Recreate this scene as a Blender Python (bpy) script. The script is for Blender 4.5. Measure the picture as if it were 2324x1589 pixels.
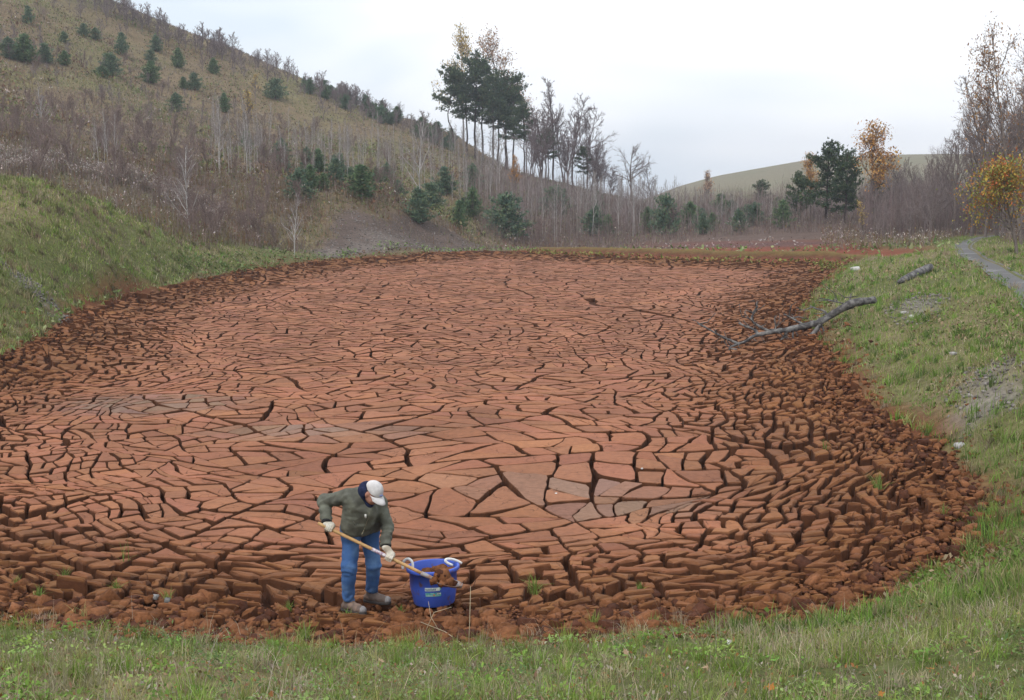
import bpy, math, random
import numpy as np
from mathutils import Vector, Matrix

# ------------------------------------------------------------------ scene reset
for o in list(bpy.data.objects):
    bpy.data.objects.remove(o, do_unlink=True)
SC = bpy.context.scene
COL = SC.collection
R = np.random.RandomState(7)
random.seed(7)

# ------------------------------------------------------------------ camera
CAM_H = 4.85
PITCH = math.radians(7.28)
FPX = 2700.0            # focal length for a picture 2324 wide
cam_d = bpy.data.cameras.new('camera')
cam_d.sensor_width = 36.0
cam_d.lens = 36.0 * FPX / 2324.0
cam_d.clip_start = 0.1
cam_d.clip_end = 5000.0
cam = bpy.data.objects.new('camera', cam_d)
cam.location = (0, 0, CAM_H)
cam.rotation_euler = (math.pi / 2 - PITCH, 0, 0)
COL.objects.link(cam)
SC.camera = cam

# ------------------------------------------------------------------ sky, sun, exposure
SUN_EL = math.radians(52)
SUN_AZ = math.radians(215)      # compass angle of the sun (from +Y, clockwise): behind left of the camera
world = bpy.data.worlds.new('World')
SC.world = world
world.use_nodes = True
wn = world.node_tree
wn.nodes.clear()
def WN(t, **k):
    n = wn.nodes.new(t)
    for a, b in k.items():
        setattr(n, a, b)
    return n
w_out = WN('ShaderNodeOutputWorld')
w_bg = WN('ShaderNodeBackground')
w_sky = WN('ShaderNodeTexSky', sky_type='NISHITA', sun_disc=False)
w_sky.sun_elevation = SUN_EL
w_sky.sun_rotation = SUN_AZ
w_sky.dust_density = 3.0
w_mul = WN('ShaderNodeMix', data_type='RGBA', blend_type='MULTIPLY')
w_mul.inputs[0].default_value = 1.0
w_mul.inputs[7].default_value = (0.11, 0.11, 0.11, 1)
wn.links.new(w_sky.outputs[0], w_mul.inputs[6])
w_tc = WN('ShaderNodeTexCoord')
w_map = WN('ShaderNodeMapping')
w_map.inputs['Scale'].default_value = (1.0, 1.0, 3.4)
w_map.inputs['Location'].default_value = (0.35, 0.0, 0.62)
wn.links.new(w_tc.outputs['Generated'], w_map.inputs[0])
w_n = WN('ShaderNodeTexNoise')
w_n.inputs['Scale'].default_value = 2.6
w_n.inputs['Detail'].default_value = 3.0
w_n.inputs['Roughness'].default_value = 0.5
w_n.inputs['Distortion'].default_value = 0.25
wn.links.new(w_map.outputs[0], w_n.inputs['Vector'])
w_r = WN('ShaderNodeValToRGB')
w_r.color_ramp.elements[0].position = 0.40
w_r.color_ramp.elements[0].color = (0.66, 0.735, 0.81, 1)
w_r.color_ramp.elements[1].position = 0.58
w_r.color_ramp.elements[1].color = (0.93, 0.945, 0.97, 1)
e = w_r.color_ramp.elements.new(0.48)
e.color = (0.78, 0.825, 0.88, 1)
wn.links.new(w_n.outputs['Fac'], w_r.inputs[0])
w_mix = WN('ShaderNodeMix', data_type='RGBA')
w_mix.inputs[0].default_value = 0.90       # almost closed cloud cover
wn.links.new(w_mul.outputs[2], w_mix.inputs[6])
wn.links.new(w_r.outputs[0], w_mix.inputs[7])
wn.links.new(w_mix.outputs[2], w_bg.inputs[0])
w_bg.inputs[1].default_value = 1.18
wn.links.new(w_bg.outputs[0], w_out.inputs[0])

sun_d = bpy.data.lights.new('sun', 'SUN')
sun_d.energy = 1.5
sun_d.angle = math.radians(24)
sun_d.color = (1.0, 0.96, 0.9)
sun = bpy.data.objects.new('sun', sun_d)
sd = Vector((math.sin(SUN_AZ) * math.cos(SUN_EL), math.cos(SUN_AZ) * math.cos(SUN_EL), math.sin(SUN_EL)))
sun.rotation_euler = sd.to_track_quat('Z', 'Y').to_euler()
sun.location = (0, -20, 60)
COL.objects.link(sun)

SC.view_settings.view_transform = 'Standard'
SC.view_settings.look = 'None'
SC.view_settings.exposure = 0.28
SC.view_settings.gamma = 1.0
SC.view_settings.use_curve_mapping = False
SC.render.engine = 'CYCLES'
SC.cycles.max_bounces = 4
SC.cycles.diffuse_bounces = 3
SC.cycles.glossy_bounces = 2
SC.cycles.transparent_max_bounces = 4

# ------------------------------------------------------------------ small helpers
CP, SP = math.cos(PITCH), math.sin(PITCH)
def ray(u, v):
    a = (u - 1162.0) / FPX
    b = (794.5 - v) / FPX
    return np.array([a, CP + SP * b, -SP + CP * b])
def P(u, v, Y):                       # point seen at (u, v) at forward distance Y
    d = ray(u, v)
    return np.array([0, 0, CAM_H]) + d * (Y / d[1])
def G(u, v, z):                       # point seen at (u, v) at height z
    d = ray(u, v)
    return np.array([0, 0, CAM_H]) + d * ((z - CAM_H) / d[2])
def proj(p):
    q = np.asarray(p, float) - np.array([0, 0, CAM_H])
    dep = q[..., 1] * CP - q[..., 2] * SP
    up = q[..., 1] * SP + q[..., 2] * CP
    dep_s = np.where(np.abs(dep) < 1e-6, 1e-6, dep)
    return 1162 + FPX * q[..., 0] / dep_s, 794.5 - FPX * up / dep_s, dep

def _hash(ix, iy, iz, seed):
    h = (ix.astype(np.int64) * 374761393 + iy.astype(np.int64) * 668265263 + iz.astype(np.int64) * 2147483647 + seed * 974711) & 0x7fffffff
    h = ((h ^ (h >> 13)) * 1274126177) & 0x7fffffff
    h = (h ^ (h >> 16)) & 0xffff
    return h / 65535.0
def vnoise(x, y, z=None, seed=0):
    x = np.asarray(x, float); y = np.asarray(y, float)
    if z is None:
        z = np.zeros_like(x)
    x0, y0, z0 = np.floor(x), np.floor(y), np.floor(z)
    fx, fy, fz = x - x0, y - y0, z - z0
    fx = fx * fx * (3 - 2 * fx); fy = fy * fy * (3 - 2 * fy); fz = fz * fz * (3 - 2 * fz)
    r = 0
    for dx in (0, 1):
        for dy in (0, 1):
            for dz in (0, 1):
                w = (fx if dx else 1 - fx) * (fy if dy else 1 - fy) * (fz if dz else 1 - fz)
                r = r + w * _hash(x0 + dx, y0 + dy, z0 + dz, seed)
    return r * 2 - 1
def fbm2(x, y, oct=3, seed=0):
    a, r = 1.0, 0
    for i in range(oct):
        r = r + a * vnoise(x * 2 ** i + i * 17.3, y * 2 ** i - i * 9.1, None, seed + i)
        a *= 0.5
    return r
def sstep(a, b, x):
    t = np.clip((np.asarray(x, float) - a) / (b - a), 0, 1)
    return t * t * (3 - 2 * t)

def make_mesh(name, V, F=None, tris=None, quads=None, col=None, smooth=False, mat=None, fcol=None):
    me = bpy.data.meshes.new(name)
    V = np.asarray(V, np.float32)
    if F is not None:
        me.from_pydata(V.tolist() if False else [tuple(v) for v in V], [], F)
    else:
        nt = 0 if tris is None else len(tris)
        nq = 0 if quads is None else len(quads)
        me.vertices.add(len(V))
        me.vertices.foreach_set('co', V.ravel())
        li = []
        if nt: li.append(np.asarray(tris, np.int32).ravel())
        if nq: li.append(np.asarray(quads, np.int32).ravel())
        li = np.concatenate(li)
        me.loops.add(len(li))
        me.loops.foreach_set('vertex_index', li)
        me.polygons.add(nt + nq)
        ls = np.concatenate([np.arange(nt) * 3, nt * 3 + np.arange(nq) * 4]).astype(np.int32)
        me.polygons.foreach_set('loop_start', ls)
        me.update(calc_edges=True)
    if col is not None:
        a = me.color_attributes.new('Col', 'FLOAT_COLOR', 'POINT')
        c = np.ones((len(V), 4), np.float32)
        c[:, :3] = col
        a.data.foreach_set('color', c.ravel())
    if smooth:
        me.polygons.foreach_set('use_smooth', np.ones(len(me.polygons), bool))
    if mat is not None:
        me.materials.append(mat)
    me.validate()
    return me
def link(name, me, parent=None):
    o = bpy.data.objects.new(name, me)
    COL.objects.link(o)
    if parent is not None:
        o.parent = parent
    return o
def tag(o, label=None, cat=None, group=None, kind=None):
    if label: o['label'] = label
    if cat: o['category'] = cat
    if group: o['group'] = group
    if kind: o['kind'] = kind
    return o
def empty(name, loc=(0, 0, 0), rz=0.0, sc=1.0):
    o = bpy.data.objects.new(name, None)
    o.empty_display_size = 0.2
    o.location = loc
    o.rotation_euler = (0, 0, rz)
    o.scale = (sc, sc, sc) if not isinstance(sc, (tuple, list)) else sc
    COL.objects.link(o)
    return o

# ------------------------------------------------------------------ materials
def attr_mat(name, rough=0.8, n_scale=30.0, n_amt=0.25, bump=0.0, b_scale=60.0, spec=0.25, n2_scale=None, n2_amt=0.2, transl=0.0):
    m = bpy.data.materials.new(name)
    m.use_nodes = True
    nt = m.node_tree
    b = nt.nodes['Principled BSDF']
    b.inputs['Roughness'].default_value = rough
    b.inputs['Specular IOR Level'].default_value = spec
    at = nt.nodes.new('ShaderNodeAttribute'); at.attribute_name = 'Col'
    geo = nt.nodes.new('ShaderNodeNewGeometry')
    src = at.outputs['Color']
    for sc, amt in ((n_scale, n_amt), (n2_scale, n2_amt)):
        if not sc: continue
        n = nt.nodes.new('ShaderNodeTexNoise')
        n.inputs['Scale'].default_value = sc
        n.inputs['Detail'].default_value = 3.0
        nt.links.new(geo.outputs['Position'], n.inputs['Vector'])
        mr = nt.nodes.new('ShaderNodeMapRange')
        mr.inputs[1].default_value = 0.25; mr.inputs[2].default_value = 0.75
        mr.inputs[3].default_value = 1 - amt; mr.inputs[4].default_value = 1 + amt
        nt.links.new(n.outputs['Fac'], mr.inputs[0])
        mx = nt.nodes.new('ShaderNodeMix'); mx.data_type = 'RGBA'; mx.blend_type = 'MULTIPLY'
        mx.inputs[0].default_value = 1.0
        nt.links.new(src, mx.inputs[6])
        nt.links.new(mr.outputs[0], mx.inputs[7])
        src = mx.outputs[2]
    nt.links.new(src, b.inputs['Base Color'])
    if bump > 0:
        n = nt.nodes.new('ShaderNodeTexNoise')
        n.inputs['Scale'].default_value = b_scale
        n.inputs['Detail'].default_value = 4.0
        nt.links.new(geo.outputs['Position'], n.inputs['Vector'])
        bp = nt.nodes.new('ShaderNodeBump')
        bp.inputs['Strength'].default_value = 1.0
        bp.inputs['Distance'].default_value = bump
        nt.links.new(n.outputs['Fac'], bp.inputs['Height'])
        nt.links.new(bp.outputs[0], b.inputs['Normal'])
    if transl > 0:
        out = nt.nodes['Material Output']
        tr = nt.nodes.new('ShaderNodeBsdfTranslucent')
        nt.links.new(src, tr.inputs[0])
        ms = nt.nodes.new('ShaderNodeMixShader')
        ms.inputs[0].default_value = transl
        nt.links.new(b.outputs[0], ms.inputs[1])
        nt.links.new(tr.outputs[0], ms.inputs[2])
        nt.links.new(ms.outputs[0], out.inputs[0])
    return m
def flat_mat(name, color, rough=0.7, n_scale=20.0, n_amt=0.15, bump=0.0, b_scale=80.0, spec=0.3, c2=None, c2_scale=8.0, c2_lo=0.45, c2_hi=0.6):
    m = bpy.data.materials.new(name)
    m.use_nodes = True
    nt = m.node_tree
    b = nt.nodes['Principled BSDF']
    b.inputs['Roughness'].default_value = rough
    b.inputs['Specular IOR Level'].default_value = spec
    tc = nt.nodes.new('ShaderNodeNewGeometry')
    n = nt.nodes.new('ShaderNodeTexNoise')
    n.inputs['Scale'].default_value = n_scale
    n.inputs['Detail'].default_value = 4.0
    nt.links.new(tc.outputs['Position'], n.inputs['Vector'])
    mr = nt.nodes.new('ShaderNodeMapRange')
    mr.inputs[1].default_value = 0.25; mr.inputs[2].default_value = 0.75
    mr.inputs[3].default_value = 1 - n_amt; mr.inputs[4].default_value = 1 + n_amt
    nt.links.new(n.outputs['Fac'], mr.inputs[0])
    mx = nt.nodes.new('ShaderNodeMix'); mx.data_type = 'RGBA'; mx.blend_type = 'MULTIPLY'
    mx.inputs[0].default_value = 1.0
    mx.inputs[6].default_value = (*color, 1)
    if c2 is not None:
        n2 = nt.nodes.new('ShaderNodeTexNoise')
        n2.inputs['Scale'].default_value = c2_scale
        n2.inputs['Detail'].default_value = 5.0
        nt.links.new(tc.outputs['Position'], n2.inputs['Vector'])
        m2 = nt.nodes.new('ShaderNodeMapRange')
        m2.inputs[1].default_value = c2_lo; m2.inputs[2].default_value = c2_hi
        nt.links.new(n2.outputs['Fac'], m2.inputs[0])
        mm = nt.nodes.new('ShaderNodeMix'); mm.data_type = 'RGBA'
        mm.inputs[6].default_value = (*color, 1)
        mm.inputs[7].default_value = (*c2, 1)
        nt.links.new(m2.outputs[0], mm.inputs[0])
        nt.links.new(mm.outputs[2], mx.inputs[6])
    nt.links.new(mr.outputs[0], mx.inputs[7])
    nt.links.new(mx.outputs[2], b.inputs['Base Color'])
    if bump > 0:
        n3 = nt.nodes.new('ShaderNodeTexNoise')
        n3.inputs['Scale'].default_value = b_scale
        n3.inputs['Detail'].default_value = 4.0
        nt.links.new(tc.outputs['Position'], n3.inputs['Vector'])
        bp = nt.nodes.new('ShaderNodeBump')
        bp.inputs['Distance'].default_value = bump
        nt.links.new(n3.outputs['Fac'], bp.inputs['Height'])
        nt.links.new(bp.outputs[0], b.inputs['Normal'])
    return m

M_GROUND = attr_mat('ground_soil_and_turf', 0.95, 6.0, 0.35, 0.03, 14.0, 0.1, 0.7, 0.18)
M_GRASS = attr_mat('grass_blades', 0.75, 1.3, 0.22, spec=0.15, transl=0.2)
M_BARK = attr_mat('bark', 0.9, 9.0, 0.3, 0.01, 40.0, 0.15)
M_LEAF = attr_mat('leaves', 0.7, 2.0, 0.2, spec=0.2, transl=0.25)
M_NEEDLE = attr_mat('needles', 0.75, 1.2, 0.25, spec=0.15, transl=0.12)
M_STONE = attr_mat('stone', 0.85, 12.0, 0.25, 0.008, 40.0, 0.3)
M_CLOD = attr_mat('crumbled_mud', 0.93, 25.0, 0.30, 0.010, 45.0, 0.12)

def mud_material():
    m = attr_mat('cracked_mud', 0.82, 9.0, 0.17, 0.0, 30.0, 0.25, 0.33, 0.22)
    nt = m.node_tree
    b = nt.nodes['Principled BSDF']
    src = b.inputs['Base Color'].links[0].from_socket
    geo = [n for n in nt.nodes if n.type == 'NEW_GEOMETRY'][0]
    # hairline shrinkage cracks inside the plates
    wn_ = nt.nodes.new('ShaderNodeTexNoise'); wn_.inputs['Scale'].default_value = 3.0; wn_.inputs['Detail'].default_value = 3.0
    nt.links.new(geo.outputs['Position'], wn_.inputs['Vector'])
    va = nt.nodes.new('ShaderNodeVectorMath'); va.operation = 'MULTIPLY_ADD'
    va.inputs[1].default_value = (0.45, 0.45, 0.45)
    nt.links.new(wn_.outputs['Color'], va.inputs[0])
    nt.links.new(geo.outputs['Position'], va.inputs[2])
    vo = nt.nodes.new('ShaderNodeTexVoronoi'); vo.feature = 'DISTANCE_TO_EDGE'
    vo.inputs['Scale'].default_value = 2.1
    nt.links.new(va.outputs[0], vo.inputs['Vector'])
    mr = nt.nodes.new('ShaderNodeMapRange')
    mr.inputs[1].default_value = 0.0; mr.inputs[2].default_value = 0.016
    mr.inputs[3].default_value = 1.0; mr.inputs[4].default_value = 0.0
    nt.links.new(vo.outputs['Distance'], mr.inputs[0])
    gate = nt.nodes.new('ShaderNodeTexNoise'); gate.inputs['Scale'].default_value = 1.1
    nt.links.new(geo.outputs['Position'], gate.inputs['Vector'])
    g2 = nt.nodes.new('ShaderNodeMapRange'); g2.inputs[1].default_value = 0.50; g2.inputs[2].default_value = 0.60
    nt.links.new(gate.outputs['Fac'], g2.inputs[0])
    mul = nt.nodes.new('ShaderNodeMath'); mul.operation = 'MULTIPLY'
    nt.links.new(mr.outputs[0], mul.inputs[0]); nt.links.new(g2.outputs[0], mul.inputs[1])
    # dark specks
    sp = nt.nodes.new('ShaderNodeTexNoise'); sp.inputs['Scale'].default_value = 38.0; sp.inputs['Detail'].default_value = 2.0
    nt.links.new(geo.outputs['Position'], sp.inputs['Vector'])
    s2 = nt.nodes.new('ShaderNodeMapRange'); s2.inputs[1].default_value = 0.69; s2.inputs[2].default_value = 0.75; s2.inputs[4].default_value = 0.6
    nt.links.new(sp.outputs['Fac'], s2.inputs[0])
    mxm = nt.nodes.new('ShaderNodeMath'); mxm.operation = 'MAXIMUM'
    nt.links.new(mul.outputs[0], mxm.inputs[0]); nt.links.new(s2.outputs[0], mxm.inputs[1])
    mx = nt.nodes.new('ShaderNodeMix'); mx.data_type = 'RGBA'
    nt.links.new(mxm.outputs[0], mx.inputs[0])
    nt.links.new(src, mx.inputs[6])
    mx.inputs[7].default_value = (0.10, 0.035, 0.015, 1)
    nt.links.new(mx.outputs[2], b.inputs['Base Color'])
    n = nt.nodes.new('ShaderNodeTexNoise'); n.inputs['Scale'].default_value = 16.0; n.inputs['Detail'].default_value = 6.0
    nt.links.new(geo.outputs['Position'], n.inputs['Vector'])
    sub = nt.nodes.new('ShaderNodeMath'); sub.operation = 'SUBTRACT'
    nt.links.new(n.outputs['Fac'], sub.inputs[0]); nt.links.new(mxm.outputs[0], sub.inputs[1])
    bp = nt.nodes.new('ShaderNodeBump'); bp.inputs['Distance'].default_value = 0.012
    nt.links.new(sub.outputs[0], bp.inputs['Height'])
    nt.links.new(bp.outputs[0], b.inputs['Normal'])
    return m
M_MUD = mud_material()

# ------------------------------------------------------------------ pond outline
EDGE_Z = 0.45
edge_px = [(0, 1405), (150, 1400), (300, 1402), (520, 1430), (760, 1452), (950, 1445), (1200, 1443), (1400, 1425), (1500, 1405), (1750, 1420), (1880, 1400),
           (2000, 1350), (2150, 1300), (2225, 1235), (2255, 1160), (2210, 1085), (2150, 1020), (2060, 955), (1955, 880),
           (1915, 815), (1880, 775), (1845, 735), (1825, 705), (1850, 660), (1895, 612), (1870, 594), (1750, 592), (1580, 587),
           (1400, 580), (1150, 569), (1000, 573), (800, 585), (700, 592), (600, 606), (500, 622), (350, 652), (190, 692), (120, 735), (0, 803)]
edge = [G(u, v, EDGE_Z)[:2] for u, v in edge_px]
edge += [np.array(p) for p in ((-15.2, 29.0), (-14.6, 23.5), (-12.2, 18.0), (-9.0, 14.3))]
edge = np.array(edge)
def catmull(pts, n=4, closed=True):
    out = []
    N = len(pts)
    for i in range(N):
        p0, p1, p2, p3 = pts[i - 1], pts[i], pts[(i + 1) % N], pts[(i + 2) % N]
        for k in range(n):
            t = k / n
            out.append(0.5 * ((2 * p1) + (-p0 + p2) * t + (2 * p0 - 5 * p1 + 4 * p2 - p3) * t * t + (-p0 + 3 * p1 - 3 * p2 + p3) * t ** 3))
    return np.array(out)
POND = catmull(edge, 3)
def pond_dist_raw(x, y):              # signed: positive inside
    x = np.asarray(x, float).ravel(); y = np.asarray(y, float).ravel()
    a = POND; b = np.roll(POND, -1, 0)
    best = np.full(len(x), 1e9); ins = np.zeros(len(x), bool)
    for i in range(len(a)):
        ax, ay = a[i]; dx, dy = b[i] - a[i]
        L = dx * dx + dy * dy + 1e-12
        t = np.clip(((x - ax) * dx + (y - ay) * dy) / L, 0, 1)
        best = np.minimum(best, (x - ax - t * dx) ** 2 + (y - ay - t * dy) ** 2)
        if abs(dy) > 1e-12:
            c = ((ay > y) != (ay + dy > y)) & (x < dx * (y - ay) / dy + ax)
            ins ^= c
    d = np.sqrt(best)
    return np.where(ins, d, -d)
# distance on a lookup grid
DX0, DX1, DY0, DY1, DS = -45.0, 60.0, 0.0, 130.0, 0.33
_gx = np.arange(DX0, DX1, DS); _gy = np.arange(DY0, DY1, DS)
_mx, _my = np.meshgrid(_gx, _gy, indexing='ij')
_DG = pond_dist_raw(_mx, _my).reshape(_mx.shape)
def bil(grid, gx0, gy0, s, x, y):
    fx = np.clip((np.asarray(x, float) - gx0) / s, 0, grid.shape[0] - 1.001)
    fy = np.clip((np.asarray(y, float) - gy0) / s, 0, grid.shape[1] - 1.001)
    i = fx.astype(int); j = fy.astype(int); fx = fx - i; fy = fy - j
    return grid[i, j] * (1 - fx) * (1 - fy) + grid[i + 1, j] * fx * (1 - fy) + grid[i, j + 1] * (1 - fx) * fy + grid[i + 1, j + 1] * fx * fy
def pdist(x, y):
    return bil(_DG, DX0, DY0, DS, x, y)
def mud_z(x, y):
    d = np.maximum(pdist(x, y), 0)
    return EDGE_Z * (1 - np.clip(d / 4.5, 0, 1)) ** 1.6 + 0.05 * fbm2(np.asarray(x) * 0.25, np.asarray(y) * 0.25, 2, 5)

# ------------------------------------------------------------------ terrain: thin plate through measured points
ROAD_C = np.array([(5.2, -6.0), (8.0, 8.0), (11.6, 22.0), (15.6, 35.2), (21.0, 52.0), (26.0, 68.0), (30.0, 79.0), (36.0, 92.0), (46, 108)])
ctrl = []
for i in range(0, len(edge)):
    ctrl.append((edge[i][0], edge[i][1], EDGE_Z))
def C(u, v, Y): ctrl.append(tuple(P(u, v, Y)))
for u, v, Y in [(0, 415, 56), (100, 405, 62), (180, 440, 68), (300, 500, 70), (400, 550, 72), (500, 600, 73), (0, 600, 45), (200, 560, 55),
                (100, 500, 54), (300, 600, 62), (0, 700, 39.5), (100, 380, 92), (300, 450, 86), (400, 500, 84), (550, 550, 84), (650, 560, 90),
                (0, 200, 135), (0, -60, 190), (300, 100, 190), (240, 0, 225), (560, 130, 230), (850, 248, 235), (1000, 305, 235), (1080, 348, 230),
                (150, 300, 110), (300, 250, 145), (500, 300, 145), (700, 330, 160), (500, 400, 105), (700, 420, 115), (850, 350, 160), (950, 420, 128), (1100, 372, 212),
                (1200, 402, 200), (1300, 432, 190), (780, 468, 101), (900, 474, 105), (1000, 505, 109), (1100, 557, 111), (830, 520, 97), (950, 540, 104),
                (1200, 548, 125), (1400, 543, 125), (1700, 538, 116), (1850, 545, 103),
                (2324, 880, 22), (2324, 1150, 15.5), (2324, 1350, 11), (2324, 1589, 7.6), (1800, 1589, 7.4), (1162, 1589, 7.3), (500, 1589, 7.3), (0, 1589, 7.4),
                (2000, 700, 39), (2100, 900, 25)]:
    C(u, v, Y)
for i, (x, y) in enumerate(ROAD_C):
    z = np.interp(y, [-6, 8, 22, 35, 110], [3.0, 2.7, 2.25, 1.95, 1.75])
    dx, dy = (ROAD_C[min(i + 1, len(ROAD_C) - 1)] - ROAD_C[max(i - 1, 0)])
    L = math.hypot(dx, dy); nx, ny = dy / L, -dx / L
    for s in (-1.2, 1.2):
        ctrl.append((x + nx * s, y + ny * s, z))
    if y > 15: ctrl.append((x + nx * 8, y + ny * 8, z + 0.3))
for u, v, Y, dz in [(560, 130, 265, 5), (700, 186, 262, 5), (850, 248, 265, 4.5), (1000, 305, 262, 4.5), (400, 72, 262, 5)]:
    q_ = P(u, v, 233); ctrl.append((q_[0] * Y / 233, Y, q_[2] - dz))
for u, v in [(700, 187), (400, 74), (780, 220), (925, 277)]: C(u, v, 231)
ctrl += [(0, 0, 3.2), (-8, 0, 3.2), (-20, 0, 3.2), (-2, -10, 3.2), (-14, 8, 2.4), (-22, 16, 3.2), (-24, 30, 4.2), (-27, 45, 4.4), (-27.5, 64, 4.3), (-29, 57, 5.0), (-26.5, 72, 3.9), (-24, 77, 3.7), (-40, 50, 5.2), (-30, 78, 4.5), (-40, 84, 6.5),
         (-60, 60, 7), (-60, 0, 4), (60, 0, 4), (60, 40, 4), (60, 90, 4), (10, 170, 3), (40, 160, 3), (70, 150, 3.5), (0, 280, 3.5), (50, 280, 3.5), (110, 280, 5),
         (110, 150, 6), (120, 40, 6), (-90, 200, 46), (-120, 120, 30), (-110, 60, 14), (-95, 290, 40), (-60, 300, 26), (-30, 300, 12), (-150, 250, 60), (-10, 240, 6)]
ctrl = np.array(ctrl, float)
def tps_fit(c, lam=1.5):
    n = len(c)
    d2 = ((c[:, None, :2] - c[None, :, :2]) ** 2).sum(-1)
    K = np.where(d2 > 0, 0.5 * d2 * np.log(np.maximum(d2, 1e-12)), 0) + lam * np.eye(n)
    Pm = np.c_[np.ones(n), c[:, :2]]
    A = np.zeros((n + 3, n + 3)); A[:n, :n] = K; A[:n, n:] = Pm; A[n:, :n] = Pm.T
    return np.linalg.solve(A, np.r_[c[:, 2], 0, 0, 0])
_w = tps_fit(ctrl)
def tps(x, y):
    x = np.asarray(x, float).ravel(); y = np.asarray(y, float).ravel()
    r = _w[-3] + _w[-2] * x + _w[-1] * y
    for i in range(len(ctrl)):
        d2 = (x - ctrl[i, 0]) ** 2 + (y - ctrl[i, 1]) ** 2
        r += _w[i] * 0.5 * d2 * np.log(np.maximum(d2, 1e-12))
    return r
# lookup grids: fine near, coarse far
def raw_z(x, y):
    s = np.shape(x)
    xx = np.clip(np.ravel(x), -170, 130); yy = np.clip(np.ravel(y), -12, 300)
    z = np.clip(tps(xx, yy), -0.5, 75)
    return z.reshape(s)
NX0, NY0, NS = -44.0, -8.0, 0.5
_nx = np.arange(NX0, 56, NS); _ny = np.arange(NY0, 128, NS)
_a, _b = np.meshgrid(_nx, _ny, indexing='ij'); _ZN = raw_z(_a, _b)
FX0, FY0, FS = -400.0, -60.0, 5.0
_fx = np.arange(FX0, 400, FS); _fy = np.arange(FY0, 700, FS)
_a, _b = np.meshgrid(_fx, _fy, indexing='ij'); _ZF = raw_z(_a, _b)
def terrain_base(x, y):
    x = np.asarray(x, float); y = np.asarray(y, float)
    near = bil(_ZN, NX0, NY0, NS, x, y); far = bil(_ZF, FX0, FY0, FS, x, y)
    w = sstep(-43, -38, x) * (1 - sstep(49, 54, x)) * (1 - sstep(120, 126, y)) * sstep(-7, -4, y)
    return near * w + far * (1 - w)
def road_dist(x, y):
    x = np.asarray(x, float); y = np.asarray(y, float)
    best = np.full(x.shape, 1e9)
    for i in range(len(ROAD_C) - 1):
        a = ROAD_C[i]; d = ROAD_C[i + 1] - a; L = d @ d
        t = np.clip(((x - a[0]) * d[0] + (y - a[1]) * d[1]) / L, 0, 1)
        best = np.minimum(best, np.hypot(x - a[0] - t * d[0], y - a[1] - t * d[1]))
    return best
def ground_z(x, y):
    z = terrain_base(x, y)
    d = pdist(x, y)
    rough = 0.05 * fbm2(np.asarray(x) * 0.8, np.asarray(y) * 0.8, 3, 11) * sstep(0, 1.5, -d) * sstep(1.0, 2.0, road_dist(x, y))
    hill = 0.6 * fbm2(np.asarray(x) * 0.06, np.asarray(y) * 0.06, 3, 21) * sstep(90, 150, y)
    inside = mud_z(x, y) - 0.55 * sstep(0, 0.9, d)
    zz = z + rough + hill
    t = sstep(-0.8, 0.0, d)
    return np.where(d > 0, inside, zz * (1 - t) + t * np.minimum(mud_z(x, y), zz + 0.5))

# ------------------------------------------------------------------ ground sheet
def axis(a0, a1, step, lo, hi, g=1.18):
    mid = list(np.arange(a0, a1 + 1e-6, step))
    s, p, up = step, mid[-1], []
    while p < hi:
        s *= g; p += s; up.append(p)
    s, p, dn = step, mid[0], []
    while p > lo:
        s *= g; p -= s; dn.append(p)
    return np.array(dn[::-1] + mid + up)
GX = axis(-46, 56, 0.65, -900, 900, 1.12)
GY = axis(0, 128, 0.6, -60, 1500, 1.06)
gxm, gym = np.meshgrid(GX, GY, indexing='ij')
def berm(x, y):
    d = -pdist(x, y)
    m = sstep(-2, 3, x) * (1 - sstep(22, 25, x)) * sstep(70, 76, y) * (1 - sstep(126, 129, y))
    return 0.42 * m * np.exp(-((d - 2.2) / 0.9) ** 2)
_old_gz = ground_z
def ground_z(x, y):
    return _old_gz(x, y) + berm(x, y)
gz = ground_z(gxm, gym)
gz = np.where(gym > 330, gz * (1 - sstep(330, 420, gym)) + 2.0 * sstep(330, 420, gym), gz)
FARH = lambda x, y: 0
def far_hill(x, y):                   # the bare grassy hill on the horizon
    u = x / np.maximum(y, 1)
    ridge = np.interp(u, [-0.1, 0.11, 0.14, 0.17, 0.24, 0.31, 0.36, 0.45, 0.7], [0, 2, 9, 14, 21.5, 24.5, 25, 24, 16]) * 620 / 620
    prof = sstep(300, 620, y) * (1 - 0.7 * sstep(700, 1100, y))
    return ridge * prof
gz = gz + far_hill(gxm, gym)
dd = pdist(gxm, gym)
rd = road_dist(gxm, gym)
nz = fbm2(gxm * 0.35, gym * 0.35, 3, 31)
nz2 = fbm2(gxm * 0.07, gym * 0.07, 3, 41)
def L3(*c): return np.array(c, float)
def blend(c, new, w):
    return c * (1 - w[..., None]) + np.asarray(new) * w[..., None]
def ell(x, y, cx, cy, rx, ry, rot=0.0):
    c, s = math.cos(rot), math.sin(rot)
    X = (x - cx) * c + (y - cy) * s; Y = -(x - cx) * s + (y - cy) * c
    return (X / rx) ** 2 + (Y / ry) ** 2
GRAV = [(*P(2240, 905, 23.0)[:2], 0.6, 2.2, -0.35), (*P(2080, 725, 38.0)[:2], 0.8, 3.2, -0.3),
        (*P(55, 590, 45.0)[:2], 0.32, 2.6, 0.75), (*P(125, 640, 44.5)[:2], 0.30, 2.6, 0.75)]
def gravel_w(x, y):
    w = np.zeros(np.shape(x))
    n = fbm2(np.asarray(x) * 1.6, np.asarray(y) * 1.6, 3, 51) * 0.6
    for cx, cy, rx, ry, rot in GRAV:
        w = np.maximum(w, 1 - sstep(0.5, 1.1, ell(x, y, cx, cy, rx, ry, rot) + n))
    return w
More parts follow.
